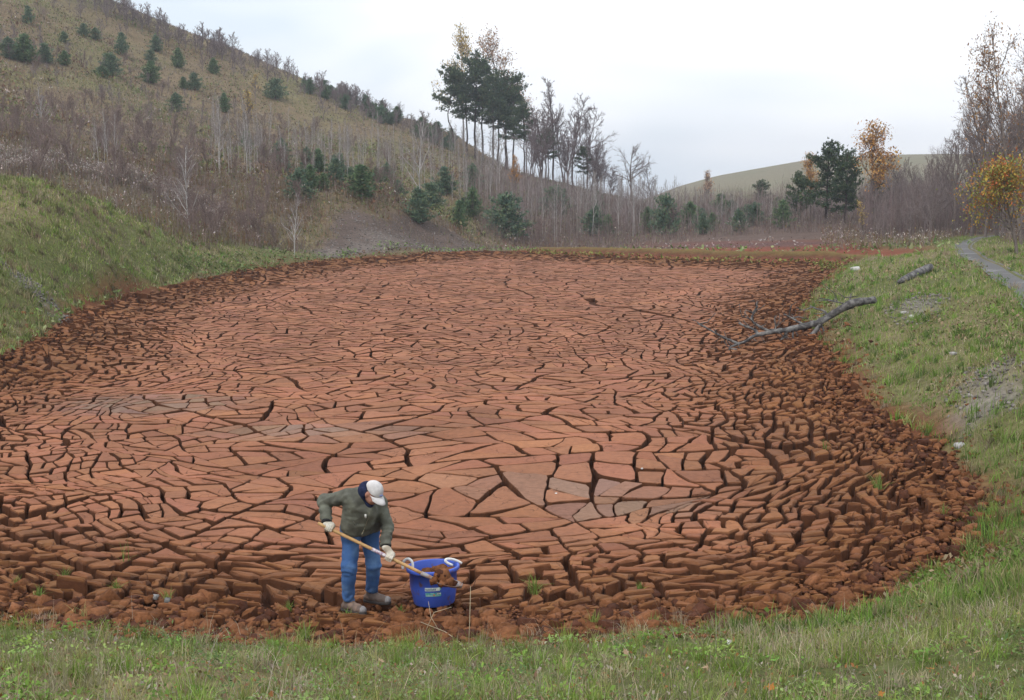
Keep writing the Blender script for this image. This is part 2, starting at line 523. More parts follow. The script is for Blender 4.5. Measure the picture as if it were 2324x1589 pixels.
def erode_w(x, y):                    # scree bank at the far left shore
    d = -pdist(x, y)
    n = fbm2(np.asarray(x) * 0.5, np.asarray(y) * 0.5, 3, 52)
    return sstep(-15.5, -14.0, x + 0.8 * n) * (1 - sstep(-3.5, 0.5, x + n)) * sstep(84, 88, y) * (1 - sstep(7.5, 9.5, d + 1.5 * n)) * sstep(0.2, 1.0, d)
def flat_w(x, y):                     # dried red flat beyond the pond
    d = -pdist(x, y)
    return sstep(-2.0, 2.0, x) * (1 - sstep(25, 29, x)) * sstep(74, 78, y) * (1 - sstep(17, 23, d + 2 * fbm2(np.asarray(x) * 0.2, np.asarray(y) * 0.2, 2, 53)))
gc = np.zeros(gxm.shape + (3,)) + L3(0.135, 0.125, 0.055)
gc = blend(gc, L3(0.19, 0.155, 0.085), sstep(0.0, 0.9, nz))
gc = blend(gc, L3(0.08, 0.10, 0.03), sstep(0.1, 0.8, nz2) * 0.7)
hillw = sstep(82, 100, gym) * (1 - sstep(-5, 50, gxm + 8 * nz2))
gc = blend(gc, L3(0.175, 0.130, 0.078), hillw)
gc = blend(gc, L3(0.16, 0.15, 0.065), hillw * sstep(-0.1, 0.7, nz2) * 0.8)
gc = blend(gc, L3(0.12, 0.07, 0.045), hillw * sstep(0.2, 0.9, nz) * (1 - sstep(110, 150, gym)) * 0.8)
gc = blend(gc, L3(0.13, 0.09, 0.075), sstep(120, 135, gym) * sstep(-10, 10, gxm) * (1 - sstep(220, 300, gym)))
gc = blend(gc, L3(0.115, 0.08, 0.066), sstep(98, 108, gym) * sstep(-4, 2, gxm) * (1 - sstep(60, 80, gxm)) * sstep(11, 15, -dd) * (1 - sstep(180, 260, gym)))
gc = blend(gc, L3(0.185, 0.16, 0.10), sstep(330, 420, gym))
gc = blend(gc, L3(0.165, 0.155, 0.085), sstep(330, 420, gym) * sstep(0.0, 0.6, nz2))
fw = flat_w(gxm, gym)
gc = blend(gc, L3(0.19, 0.060, 0.035), fw)
gc = blend(gc, L3(0.115, 0.062, 0.055), fw * sstep(8, 13, -dd))
gc = blend(gc, L3(0.15, 0.13, 0.04), fw * np.exp(-((-dd - 2.0) / 0.6) ** 2) * 0.9)
gc = blend(gc, L3(0.07, 0.03, 0.018), fw * np.exp(-((-dd - 1.2) / 0.45) ** 2) * 0.8)
ew_ = erode_w(gxm, gym)
gc = blend(gc, L3(0.105, 0.078, 0.066), ew_)
gc = blend(gc, L3(0.15, 0.125, 0.11), ew_ * (1 - sstep(1.5, 5.0, -dd + 1.2 * nz)) * (1 - sstep(-11, -7, gxm)))
gc = blend(gc, L3(0.18, 0.165, 0.15), gravel_w(gxm, gym) * 0.7)
gc = blend(gc, L3(0.14, 0.055, 0.026), sstep(-0.5, 0.1, dd + 0.35 * nz))
Vg = np.stack([gxm, gym, gz], -1).reshape(-1, 3)
nxg, nyg = gxm.shape
ii = (np.arange(nxg - 1)[:, None] * nyg + np.arange(nyg - 1)[None, :]).ravel()
Qg = np.stack([ii, ii + nyg, ii + nyg + 1, ii + 1], -1)
me = make_mesh('ground', Vg, quads=Qg, col=gc.reshape(-1, 3), smooth=True, mat=M_GROUND)
tag(link('ground', me), kind='structure', label='grassy banks and hillside around the dried pond')

# ------------------------------------------------------------------ gravel track on the right bank
M_ROAD = flat_mat('wet_gravel_track_glare', (0.105, 0.10, 0.098), 0.7, 18.0, 0.4, 0.012, 40.0, 0.35, c2=(0.25, 0.245, 0.24), c2_scale=0.9, c2_lo=0.58, c2_hi=0.70)  # pale noise patches are painted sky glare of puddles
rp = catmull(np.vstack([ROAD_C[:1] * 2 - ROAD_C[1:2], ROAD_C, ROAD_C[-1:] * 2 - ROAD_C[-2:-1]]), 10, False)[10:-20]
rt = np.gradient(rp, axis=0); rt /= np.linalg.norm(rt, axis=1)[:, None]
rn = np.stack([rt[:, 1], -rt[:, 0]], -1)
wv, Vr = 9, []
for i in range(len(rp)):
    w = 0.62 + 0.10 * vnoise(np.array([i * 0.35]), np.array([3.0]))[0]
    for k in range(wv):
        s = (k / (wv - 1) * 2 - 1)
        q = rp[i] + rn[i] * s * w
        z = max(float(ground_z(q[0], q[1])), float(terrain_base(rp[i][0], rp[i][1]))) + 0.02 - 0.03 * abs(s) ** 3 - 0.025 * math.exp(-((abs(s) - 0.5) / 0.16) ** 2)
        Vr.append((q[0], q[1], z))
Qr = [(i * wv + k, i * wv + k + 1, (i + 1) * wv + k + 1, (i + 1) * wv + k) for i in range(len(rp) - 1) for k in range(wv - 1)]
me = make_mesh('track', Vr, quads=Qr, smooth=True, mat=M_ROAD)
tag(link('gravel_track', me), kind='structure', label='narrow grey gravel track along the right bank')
# ------------------------------------------------------------------ pond bed under the plates
bx = np.arange(-17, 31, 0.5); by = np.arange(10, 108, 0.5)
bm_x, bm_y = np.meshgrid(bx, by, indexing='ij')
bd = pdist(bm_x, bm_y)
tb_ = sstep(0, 0.8, bd)
bzz = np.where(bd > 0, mud_z(bm_x, bm_y) - 0.03 - 0.17 * tb_ + 0.02 * fbm2(bm_x * 2, bm_y * 2, 2, 61), ground_z(bm_x, bm_y) - 0.05 - 0.25 * np.clip(-bd, 0, 1.5))
keep = bd > -1.0
idx = np.full(bd.shape, -1); idx[keep] = np.arange(keep.sum())
q = []
k4 = keep[:-1, :-1] & keep[1:, :-1] & keep[1:, 1:] & keep[:-1, 1:]
I, J = np.nonzero(k4)
Qb = np.stack([idx[I, J], idx[I + 1, J], idx[I + 1, J + 1], idx[I, J + 1]], -1)
Vb = np.stack([bm_x, bm_y, bzz], -1)[keep]
cb = np.zeros((len(Vb), 3)) + L3(0.062, 0.023, 0.011)  # mud brown, with the shade deep in the cracks put into the colour
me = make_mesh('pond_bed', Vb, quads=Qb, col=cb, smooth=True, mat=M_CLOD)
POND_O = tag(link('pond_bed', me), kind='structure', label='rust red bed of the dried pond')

# ------------------------------------------------------------------ mud plates: recursive cracking, then a smooth warp
def clip_poly(poly, n, c):
    out = []
    m = len(poly)
    dv = poly @ n - c
    for i in range(m):
        j = (i + 1) % m
        if dv[i] <= 0: out.append(poly[i])
        if (dv[i] <= 0) != (dv[j] <= 0):
            t = dv[i] / (dv[i] - dv[j])
            out.append(poly[i] + (poly[j] - poly[i]) * t)
    return np.array(out) if len(out) >= 3 else None
def area_c(p):
    x, y = p[:, 0], p[:, 1]; x2, y2 = np.roll(x, -1), np.roll(y, -1)
    cr = x * y2 - x2 * y
    A = cr.sum() / 2
    if abs(A) < 1e-9: return 0, p.mean(0)
    return abs(A), np.array([((x + x2) * cr).sum(), ((y + y2) * cr).sum()]) / (6 * A)
def warp(p):
    x, y = p[..., 0], p[..., 1]
    a = 0.75 * vnoise(x * 0.22, y * 0.22, None, 71) + 0.34 * vnoise(x * 0.6, y * 0.6, None, 73) + 0.12 * vnoise(x * 1.5, y * 1.5, None, 75) + 0.022 * vnoise(x * 6, y * 6, None, 77)
    b = 0.75 * vnoise(x * 0.22 + 50, y * 0.22, None, 72) + 0.34 * vnoise(x * 0.6 + 50, y * 0.6, None, 74) + 0.12 * vnoise(x * 1.5 + 50, y * 1.5, None, 76) + 0.022 * vnoise(x * 6 + 50, y * 6, None, 78)
    return np.stack([x + a, y + b], -1)
STRETCH = 1.12
def plate_size(x, y, d):
    left = 0.0
    nr = 1 - float(sstep(20, 32, y))
    s = 0.25 - 0.10 * nr + (0.025 + 0.022 * nr) * min(d, 4.0) + 0.065 * min(max(d - 4.0, 0), 3.0)
    core = math.exp(-((x - 0.6) / 4.5) ** 2 - ((y - 20.5) / 5.5) ** 2)
    s *= (1 - 0.38 * left) * (1 + 0.8 * core)
    if y > 34: s = min(s, 0.46)
    return 0.84 * s * (1 + max(0, y - 32) / 60.0)
rs = np.random.RandomState(12)
_d2 = lambda q: float(pdist(q[0] * STRETCH, q[1]))
stack = [(np.array([(-19 / STRETCH, 9), (31 / STRETCH, 9), (31 / STRETCH, 108), (-19 / STRETCH, 108)], float), 0)]
plates = []
while stack:
    p, lv = stack.pop()
    A, c = area_c(p)
    if A < 0.01: continue
    rad = np.sqrt(((p - c) ** 2).sum(1).max())
    d = _d2(c)
    if d < -rad * STRETCH - 1.5: continue
    s = plate_size(c[0] * STRETCH, c[1], max(d, 0))
    if A < s * s * rs.uniform(0.75, 1.3) and A < 4:
        plates.append(p); continue
    q = p - c
    w, vec = np.linalg.eigh(q.T @ q)
    n = vec[:, 1]
    asp = math.sqrt(max(w[1], 1e-9) / max(w[0], 1e-9))
    ang = rs.normal(0, 0.24 if asp > 1.35 else 0.5)
    if rad > 6: ang = rs.normal(0, 0.25)
    n = np.array([n[0] * math.cos(ang) - n[1] * math.sin(ang), n[0] * math.sin(ang) + n[1] * math.cos(ang)])
    if 0 < d < 6.5 and rad < 4.0:
        # near the shore the cracks run along and across it, giving curved rows of blocks
        h_ = 0.4
        gd = np.array([_d2(c + [h_, 0]) - _d2(c - [h_, 0]), _d2(c + [0, h_]) - _d2(c - [0, h_])])
        gl = np.linalg.norm(gd)
        if gl > 1e-3:
            gd = gd / gl; tg = np.array([-gd[1], gd[0]])
            eg, et = np.ptp(q @ gd), np.ptp(q @ tg) * 0.72
            n = gd if eg > et else tg
            ang = rs.normal(0, 0.20); n = np.array([n[0] * math.cos(ang) - n[1] * math.sin(ang), n[0] * math.sin(ang) + n[1] * math.cos(ang)])
            vec = np.stack([n, n], 1)
    off = (c + vec[:, 1] * rs.uniform(-0.13, 0.13) * rad) @ n
    rel = A / (s * s)
    shore = float(1 - sstep(0.5, 3.5, d))
    if rel > 40: gap = rs.uniform(0.05, 0.09)
    elif rel > 8: gap = rs.uniform(0.045, 0.085)
    elif rel > 2.6: gap = rs.uniform(0.04, 0.075)
    else: gap = rs.uniform(0.026, 0.052)
    gap *= min(1.3, 0.7 + 0.45 * s) * (1 + 0.75 * shore)
    if d < 4.5 and rel < 2.6: gap = max(gap, rs.uniform(0.10, 0.17) * s)
    if c[1] > 30: gap *= 1 + 0.35 * float(sstep(30, 55, c[1]))
    t1, t2 = rs.normal(0, 0.012, 2)
    base = c + n * (off - c @ n)
    n1 = np.array([n[0] - t1 * n[1], n[1] + t1 * n[0]]); n2 = np.array([n[0] - t2 * n[1], n[1] + t2 * n[0]])
    for a in (clip_poly(p, n1, base @ n1 - gap / 2), clip_poly(p, -n2, -(base @ n2) - gap / 2)):
        if a is not None: stack.append((a, lv + 1))
GREY = [(*G(1260, 1085, 0.1)[:2], 2.2, 0.9), (*G(720, 968, 0.1)[:2], 2.6, 1.0), (*G(350, 905, 0.1)[:2], 2.4, 1.6), (*G(1420, 1135, 0.1)[:2], 1.4, 0.7)]
class Bag:
    def __init__(s): s.V, s.F, s.C, s.n = [], [], [], 0
    def add(s, V, F, C):
        s.V.append(V); s.C.append(C)
        s.F += [tuple([i + s.n for i in f]) for f in F]
        s.n += len(V)
rs2 = np.random.RandomState(5)
raw, rawn = [], []
for poly in plates:
    A, c0 = area_c(poly)
    m = len(poly)
    dfar = c0[1]
    seg = 0.16 if dfar < 20 else (0.24 if dfar < 32 else 0.6)
    ch = min(0.08, 0.13 * math.sqrt(A)) * rs2.uniform(0.3, 1.1)
    cp = []
    for i in range(m):
        p0, p1 = poly[i], poly[(i + 1) % m]
        L = math.hypot(p1[0] - p0[0], p1[1] - p0[1])
        if L < 1e-4: continue
        t = min(0.33, ch / L)
        cp.append(p0 + (p1 - p0) * t); cp.append(p1 - (p1 - p0) * t)
    if len(cp) < 4: continue
    pts = []
    for i in range(len(cp)):
        p0, p1 = cp[i], cp[(i + 1) % len(cp)]
        k = max(1, int(math.hypot(p1[0] - p0[0], p1[1] - p0[1]) / seg))
        for j in range(k): pts.append(p0 + (p1 - p0) * (j / k))
    raw += pts; rawn.append(len(pts))
AW = warp(np.array(raw) * np.array([STRETCH, 1.0]))
offs = np.r_[0, np.cumsum(rawn)]
cents = np.array([AW[offs[i]:offs[i + 1]].mean(0) for i in range(len(rawn))])
AZ = mud_z(AW[:, 0], AW[:, 1]); CZ = mud_z(cents[:, 0], cents[:, 1]); CD = pdist(cents[:, 0], cents[:, 1])
CG = np.zeros(len(cents))
for gx_, gy_, rx, ry in GREY:
    CG = np.maximum(CG, 1 - sstep(0.35, 1.3, ((cents[:, 0] - gx_) / rx) ** 2 + ((cents[:, 1] - gy_) / ry) ** 2))
def build_plate(k, rs):
    W = AW[offs[k]:offs[k + 1]]; zW = AZ[offs[k]:offs[k + 1]]
    c = cents[k]; n = len(W); d = CD[k]
    x, y = W[:, 0], W[:, 1]
    A2 = (x * np.roll(y, -1) - np.roll(x, -1) * y).sum() / 2
    if A2 < 0:
        W = W[::-1]; zW = zW[::-1]; A2 = -A2
    if A2 < 0.006 or d < 0.05: return None
    shore = float(1 - sstep(1.2, 5.5, d))
    edge_ = float(1 - sstep(0.2, 1.6, d))
    if rs.rand() < 0.35 * edge_: return None
    rel = W - c
    if shore > 0.25:
        W = c + rel * rs.uniform(0.86, 1.0); rel = W - c
    dist = np.sqrt((rel ** 2).sum(1))[:, None]
    bev = min(0.028, 0.1 * math.sqrt(A2)) * (0.35 + 0.8 * shore) * (1 if c[1] < 40 else 0.5)
    T = W - rel / np.maximum(dist, 1e-6) * np.minimum(bev, dist * 0.4)
    tilt = np.clip(rs.normal(0, 0.016 + 0.07 * shore + 0.09 * edge_, 2), -0.3, 0.3)
    hz = rs.normal(0, 0.007 + 0.02 * shore + 0.02 * edge_)
    rough = 0.004 + 0.009 * shore
    zb = zW + hz + (W - c) @ tilt
    z_top = zb + rs.normal(0, rough, n)
    z_mid = zb - bev * 0.8 - 0.006 + rs.normal(0, rough, n)
    th = 0.20 + 0.06 * shore
    Bt = c + rel * (1 + 0.03 * shore) + rs.normal(0, 0.008, (n, 2))
    z_bot = np.minimum(zb - th, z_mid - 0.08)
    inner = c + (T - c) * 0.55
    z_in = 0.55 * zW + 0.45 * CZ[k] + hz + (inner - c) @ tilt + rs.normal(0.002 + 0.010 * shore, 0.005)
    far_ = c[1] > 34
    V = np.vstack([np.c_[Bt, z_bot], np.c_[W, z_mid], np.c_[W, z_mid]]) if far_ else np.vstack([np.c_[Bt, z_bot], np.c_[W, z_mid], np.c_[T, z_top], np.c_[inner, z_in]])
    F = []
    for i in range(n):
        j = (i + 1) % n
        F.append((i, j, n + j, n + i))
        if not far_: F.append((n + i, n + j, 2 * n + j, 2 * n + i)); F.append((2 * n + i, 2 * n + j, 3 * n + j, 3 * n + i))
    F.append(tuple(range(2 * n, 3 * n)) if far_ else tuple(range(3 * n, 4 * n)))
    # colour: pale pinkish dried skin, orange brown inside, darkened to paint in crack shade; grey silt where the last water stood
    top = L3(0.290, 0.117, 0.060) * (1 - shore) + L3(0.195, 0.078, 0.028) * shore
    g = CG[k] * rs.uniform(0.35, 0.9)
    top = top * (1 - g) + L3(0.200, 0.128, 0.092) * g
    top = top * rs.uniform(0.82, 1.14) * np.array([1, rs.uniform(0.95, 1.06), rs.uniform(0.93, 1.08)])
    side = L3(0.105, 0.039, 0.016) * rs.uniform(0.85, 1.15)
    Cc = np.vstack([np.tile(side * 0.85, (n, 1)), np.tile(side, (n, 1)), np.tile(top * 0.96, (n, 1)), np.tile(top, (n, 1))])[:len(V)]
    up, vp, _ = proj(np.c_[W, z_mid])
    up = np.clip(up, 0, 2324); vp = np.clip(vp, 0, 1589)
    scr = abs((up * np.roll(vp, -1) - np.roll(up, -1) * vp).sum()) / 2
    return V, F, Cc, scr, c
allp = [r for r in (build_plate(k, rs2) for k in range(len(rawn))) if r]
order = np.argsort([-r[3] for r in allp])
bag = Bag()
for k, i in enumerate(order):
    V, F, Cc, scr, c = allp[i]
    if k < 300:
        zc = float(V[:, 2].max())
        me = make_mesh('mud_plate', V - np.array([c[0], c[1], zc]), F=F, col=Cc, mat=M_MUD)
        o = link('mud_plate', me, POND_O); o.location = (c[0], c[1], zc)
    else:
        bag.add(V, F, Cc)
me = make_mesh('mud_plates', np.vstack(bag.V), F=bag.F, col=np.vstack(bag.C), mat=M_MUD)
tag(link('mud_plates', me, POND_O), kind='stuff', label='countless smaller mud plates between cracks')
import time; print('plates', len(allp), 'tris?', sum(len(r[1]) * 2 for r in allp))

# ------------------------------------------------------------------ clods along the shore
def ico():
    t = (1 + 5 ** 0.5) / 2
    V = np.array([(-1, t, 0), (1, t, 0), (-1, -t, 0), (1, -t, 0), (0, -1, t), (0, 1, t), (0, -1, -t), (0, 1, -t), (t, 0, -1), (t, 0, 1), (-t, 0, -1), (-t, 0, 1)], float)
    V /= np.linalg.norm(V[0])
    F = [(0, 11, 5), (0, 5, 1), (0, 1, 7), (0, 7, 10), (0, 10, 11), (1, 5, 9), (5, 11, 4), (11, 10, 2), (10, 7, 6), (7, 1, 8), (3, 9, 4), (3, 4, 2), (3, 2, 6), (3, 6, 8), (3, 8, 9), (4, 9, 5), (2, 4, 11), (6, 2, 10), (8, 6, 7), (9, 8, 1)]
    return V, F
def subdiv(V, F):
    V = [tuple(v) for v in V]; cache = {}; out = []
    def mid(a, b):
        k = (min(a, b), max(a, b))
        if k not in cache:
            m = (np.array(V[a]) + np.array(V[b])) / 2
            cache[k] = len(V); V.append(tuple(m / np.linalg.norm(m)))
        return cache[k]
    for a, b, c in F:
        ab, bc, ca = mid(a, b), mid(b, c), mid(c, a)
        out += [(a, ab, ca), (b, bc, ab), (c, ca, bc), (ab, bc, ca)]
    return np.array(V), out
ICO0 = ico(); ICO1 = subdiv(*ICO0)
def lump(seed, base, box=0.5, amp=0.3):
    V, F = base
    r = np.random.RandomState(seed)
    m = np.abs(V).max(1)[:, None]
    W = V * (1 - box) + V / m * box * 0.8          # between ball and block
    nn = vnoise(V[:, 0] * 1.7 + seed, V[:, 1] * 1.7, V[:, 2] * 1.7, seed)
    W = W * (1 + amp * nn[:, None])
    W = W + r.normal(0, 0.05, W.shape)
    return W, np.array(F)
def chipped(seed):
    # a broken block: box with unequal, cut-off corners
    r = np.random.RandomState(seed)
    V, idx = [], {}
    for sx in (-1, 1):
        for sy in (-1, 1):
            for sz in (-1, 1):
                c = np.array([sx, sy, sz], float) * (0.75 + r.normal(0, 0.12, 3)); cut = r.uniform(0.12, 0.55, 3)
                for k in range(3):
                    q_ = c.copy(); q_[k] -= np.sign(q_[k]) * cut[k]
                    idx[(sx, sy, sz, k)] = len(V); V.append(q_ + r.normal(0, 0.05, 3))
    F = []
    for k in range(3):
        o1, o2 = [i for i in range(3) if i != k]
        for s in (-1, 1):
            ring = []
            for a, b in ((-1, -1), (1, -1), (1, 1), (-1, 1)):
                t = [0, 0, 0]; t[k] = s; t[o1] = a; t[o2] = b
                along1 = (a, b) in ((-1, -1), (1, 1))
                first, second = (o2, o1) if along1 else (o1, o2)
                ring += [idx[(*t, first)], idx[(*t, second)]]
            flip = (s > 0) == (k == 1)
            if flip: ring = ring[::-1]
            V.append(np.mean([V[i] for i in ring], 0) + r.normal(0, 0.06, 3)); m = len(V) - 1
            F += [(m, ring[i], ring[(i + 1) % 8]) for i in range(8)]
    for sx in (-1, 1):
        for sy in (-1, 1):
            for sz in (-1, 1):
                t = tuple(idx[(sx, sy, sz, k)] for k in range(3))
                F.append(t if sx * sy * sz > 0 else t[::-1])
    return np.array(V), np.array(F)
LUMP1 = [chipped(i) for i in range(14)]
LUMP0 = [lump(20 + i, ICO0, 0.7, 0.45) for i in range(10)]
def shore_pts(n, d0, d1, seed, ymax=200, dens_near=True):
    r = np.random.RandomState(seed)
    out = np.zeros((0, 2))
    while len(out) < n:
        x = r.uniform(-17, 30, n * 6); y = 11 + (100 - 11) * r.uniform(0, 1, n * 6) ** (2.6 if dens_near else 1)
        d = pdist(x, y) + 0.35 * vnoise(x * 0.8, y * 0.8, None, 91)
        k = (d > d0) & (d < d1) & (y < ymax)
        out = np.vstack([out, np.c_[x, y][k]])
    return out[:n]
def shore_z(x, y):
    return np.where(pdist(x, y) > 0, mud_z(x, y) - 0.03, ground_z(x, y))
def scatter_lumps(pts, sizes, lumps, r, sink=0.3, col=None, flat=0.75):
    Vs, Fs, Cs, n = [], [], [], 0
    k = r.randint(0, len(lumps), len(pts))
    zz = shore_z(pts[:, 0], pts[:, 1])
    for li in range(len(lumps)):
        sel = np.nonzero(k == li)[0]
        if not len(sel): continue
        V, F = lumps[li]
        s = sizes[sel][:, None, None] * np.stack([r.uniform(0.8, 1.35, len(sel)), r.uniform(0.7, 1.0, len(sel)), r.uniform(0.6, 1.0, len(sel)) * flat], -1)[:, None, :]
        W = V[None] * s
        # tilt about x, then spin about z
        t = r.normal(0, 0.35, len(sel)); ct, st = np.cos(t)[:, None], np.sin(t)[:, None]
        W = np.stack([W[..., 0], W[..., 1] * ct - W[..., 2] * st, W[..., 1] * st + W[..., 2] * ct], -1)
        a = r.uniform(0, math.tau, len(sel)); ca, sa = np.cos(a)[:, None], np.sin(a)[:, None]
        W = np.stack([W[..., 0] * ca - W[..., 1] * sa, W[..., 0] * sa + W[..., 1] * ca, W[..., 2]], -1)
        W[..., 0] += pts[sel, 0][:, None]; W[..., 1] += pts[sel, 1][:, None]
        W[..., 2] += (zz[sel] + sizes[sel] * (1 - 2 * sink) * 0.5)[:, None]
        nv = V.shape[0]
        Vs.append(W.reshape(-1, 3))
        Fs.append((F[None] + (np.arange(len(sel)) * nv)[:, None, None] + n).reshape(-1, 3))
        cc = col(len(sel), r) if col else None
        Cs.append(np.repeat(cc, nv, 0))
        n += nv * len(sel)
    return np.vstack(Vs), np.vstack(Fs), np.vstack(Cs)
def clod_col(n, r):
    t = r.uniform(0, 1, (n, 1))
    c = L3(0.145, 0.058, 0.024) * (1 - t) + L3(0.225, 0.095, 0.045) * t
    dk = r.rand(n, 1) < 0.3
    c = np.where(dk, L3(0.085, 0.034, 0.020), c)
    return c * r.uniform(0.8, 1.15, (n, 1))
rc = np.random.RandomState(33)
# big single clods near the front shore, each an object of its own
pb = shore_pts(200, 0.0, 1.5, 201, ymax=22)
man_xy = np.array([[-1.75, 13.1], [-1.0, 13.1], [-0.85, 13.3]])
for i in range(len(pb)):
    if min(np.hypot(*(pb[i] - m)) for m in man_xy) < 0.5: continue
    s = rc.uniform(0.05, 0.12)
    V, F = LUMP1[i % 10]
    sc = np.array([rc.uniform(0.9, 1.4), rc.uniform(0.7, 1.0), rc.uniform(0.6, 0.95)]) * s
    c = clod_col(1, rc)[0]
    me = make_mesh('mud_clod', V * sc, tris=F, col=np.tile(c, (len(V), 1)), mat=M_CLOD)
    o = link('mud_clod', me, POND_O)
    o.location = (pb[i][0], pb[i][1], float(shore_z(pb[i][0], pb[i][1])) + s * 0.3)
    o.rotation_euler = (rc.normal(0, 0.3), rc.normal(0, 0.3), rc.uniform(0, 6.28))
Vs, Fs, Cs = [], [], []
def acc(t):
    off = sum(len(v) for v in Vs)
    Vs.append(t[0]); Fs.append(t[1] + off); Cs.append(t[2])
p1 = shore_pts(2200, -0.25, 1.25, 202, ymax=40)
acc(scatter_lumps(p1, rc.uniform(0.03, 0.085, len(p1)), LUMP1, rc, 0.3, clod_col))
p2 = shore_pts(7500, -0.6, 1.3, 203, ymax=30)
acc(scatter_lumps(p2, rc.uniform(0.012, 0.05, len(p2)), LUMP0, rc, 0.25, clod_col))
p3 = shore_pts(2600, -0.9, 0.9, 204, dens_near=False)
acc(scatter_lumps(p3, rc.uniform(0.03, 0.10, len(p3)), LUMP0, rc, 0.3, clod_col))
# crumbs around the digging place
p5 = shore_pts(1500, -1.5, 0.0, 205, ymax=26)
acc(scatter_lumps(p5, rc.uniform(0.008, 0.04, len(p5)), LUMP0, rc, 0.2, clod_col))
p4 = np.c_[rc.normal(-0.6, 1.5, 3600), rc.normal(12.5, 0.42, 3600)]
p4 = p4[(pdist(p4[:, 0], p4[:, 1]) > -0.35)]
acc(scatter_lumps(p4, rc.uniform(0.008, 0.035, len(p4)), LUMP0, rc, 0.2, clod_col))
me = make_mesh('mud_crumbs', np.vstack(Vs), tris=np.vstack(Fs), col=np.vstack(Cs), mat=M_CLOD)
tag(link('mud_crumbs', me, POND_O), kind='stuff', label='crumbled red mud strewn along the shore')

# ------------------------------------------------------------------ ground cover (grass, weeds, brush): nobody could count it
rg = np.random.RandomState(77)
def in_view(x, y, m=1.5):
    return np.abs(x) < 0.47 * y + m
def pick(pal, n, r, w=None):
    pal = np.array(pal, float)
    k = r.choice(len(pal), n, p=w)
    return pal[k] * r.uniform(0.75, 1.25, (n, 1)) * r.uniform(0.93, 1.07, (n, 3))
def blades(x, y, h, wd, col, r, lean=0.5, bend=True, z=None):
    n = len(x)
    z = ground_z(x, y) if z is None else z
    a = r.uniform(0, math.tau, n); ll = np.abs(r.normal(0, lean, n))
    b = r.uniform(0, math.tau, n)
    sx, sy = np.cos(a) * wd / 2, np.sin(a) * wd / 2
    lx, ly = np.cos(b) * np.sin(ll), np.sin(b) * np.sin(ll)
    up = np.cos(np.minimum(ll, 1.4))
    base = np.stack([x, y, z - 0.01], -1)
    side = np.stack([sx, sy, np.zeros(n)], -1)
    if bend:
        mid = base + np.stack([lx * h * 0.45, ly * h * 0.45, h * 0.6 * (0.35 + 0.65 * up)], -1)
        tip = base + np.stack([lx * h * 1.2, ly * h * 1.2, h * (0.15 + 0.85 * up)], -1)
        V = np.stack([base - side, base + side, mid + side * 0.7, mid - side * 0.7, tip], 1).reshape(-1, 3)
        i = np.arange(n) * 5
        Q = np.stack([i, i + 1, i + 2, i + 3], -1); T = np.stack([i + 3, i + 2, i + 4], -1)
        C = np.repeat(col, 5, 0)
        return V, T, Q, C
    tip = base + np.stack([lx * h, ly * h, h * up], -1)
    V = np.stack([base - side, base + side, tip], 1).reshape(-1, 3)
    i = np.arange(n) * 3
    return V, np.stack([i, i + 1, i + 2], -1), np.zeros((0, 4), int), np.repeat(col, 3, 0)
def leaflets(x, y, z, s, col, r, tilt=0.5):
    n = len(x)
    a = r.uniform(0, math.tau, n)
    t1, t2 = r.normal(0, tilt, n), r.normal(0, tilt, n)
    e1 = np.stack([np.cos(a), np.sin(a), t1], -1) * s[:, None]
    e2 = np.stack([-np.sin(a), np.cos(a), t2], -1) * s[:, None] * 0.8
    c = np.stack([x, y, z], -1)
    V = np.stack([c - e1, c - e2 * 0.7, c + e1, c + e2 * 0.7], 1).reshape(-1, 3)
    i = np.arange(n) * 4
    return V, np.zeros((0, 3), int), np.stack([i, i + 1, i + 2, i + 3], -1), np.repeat(col, 4, 0)
class Soup:
    def __init__(s): s.V, s.T, s.Q, s.C, s.n = [], [], [], [], 0
    def add(s, t):
        V, T, Q, C = t
        s.V.append(V); s.T.append(T + s.n); s.Q.append(Q + s.n); s.C.append(C); s.n += len(V)
    def mesh(s, name, mat):
        return make_mesh(name, np.vstack(s.V), tris=np.vstack(s.T), quads=np.vstack(s.Q), col=np.vstack(s.C), mat=mat)
GRN = [(0.21, 0.28, 0.06), (0.26, 0.295, 0.09), (0.31, 0.28, 0.14), (0.44, 0.38, 0.26), (0.34, 0.28, 0.20), (0.14, 0.20, 0.05)]
def grass_ok(x, y, r, ragged=0.35, lo=0.0):
    d = pdist(x, y) + ragged * vnoise(x * 1.1, y * 1.1, None, 101) + 0.2 * vnoise(x * 4, y * 4, None, 102)
    ok = (d < lo) & (road_dist(x, y) > 0.48 + 0.3 * vnoise(x * 1.5, y * 1.5, None, 103))
    ok &= r.rand(len(x)) > 0.5 * gravel_w(x, y)
    ok &= flat_w(x, y) < 0.25
    ok &= r.rand(len(x)) > 0.97 * erode_w(x, y)
    return ok
def patch_cols(x, y, n, r):
    a = vnoise(x * 0.9, y * 0.9, None, 111) * 0.6 + vnoise(x * 2.7, y * 2.7, None, 112) * 0.5
    green = pick(GRN, n, r, [0.38, 0.26, 0.14, 0.05, 0.05, 0.12])
    dry = pick(GRN, n, r, [0.05, 0.10, 0.25, 0.32, 0.26, 0.02])
    return np.where((a + r.normal(0, 0.35, n) > 0.28)[:, None], dry, green)

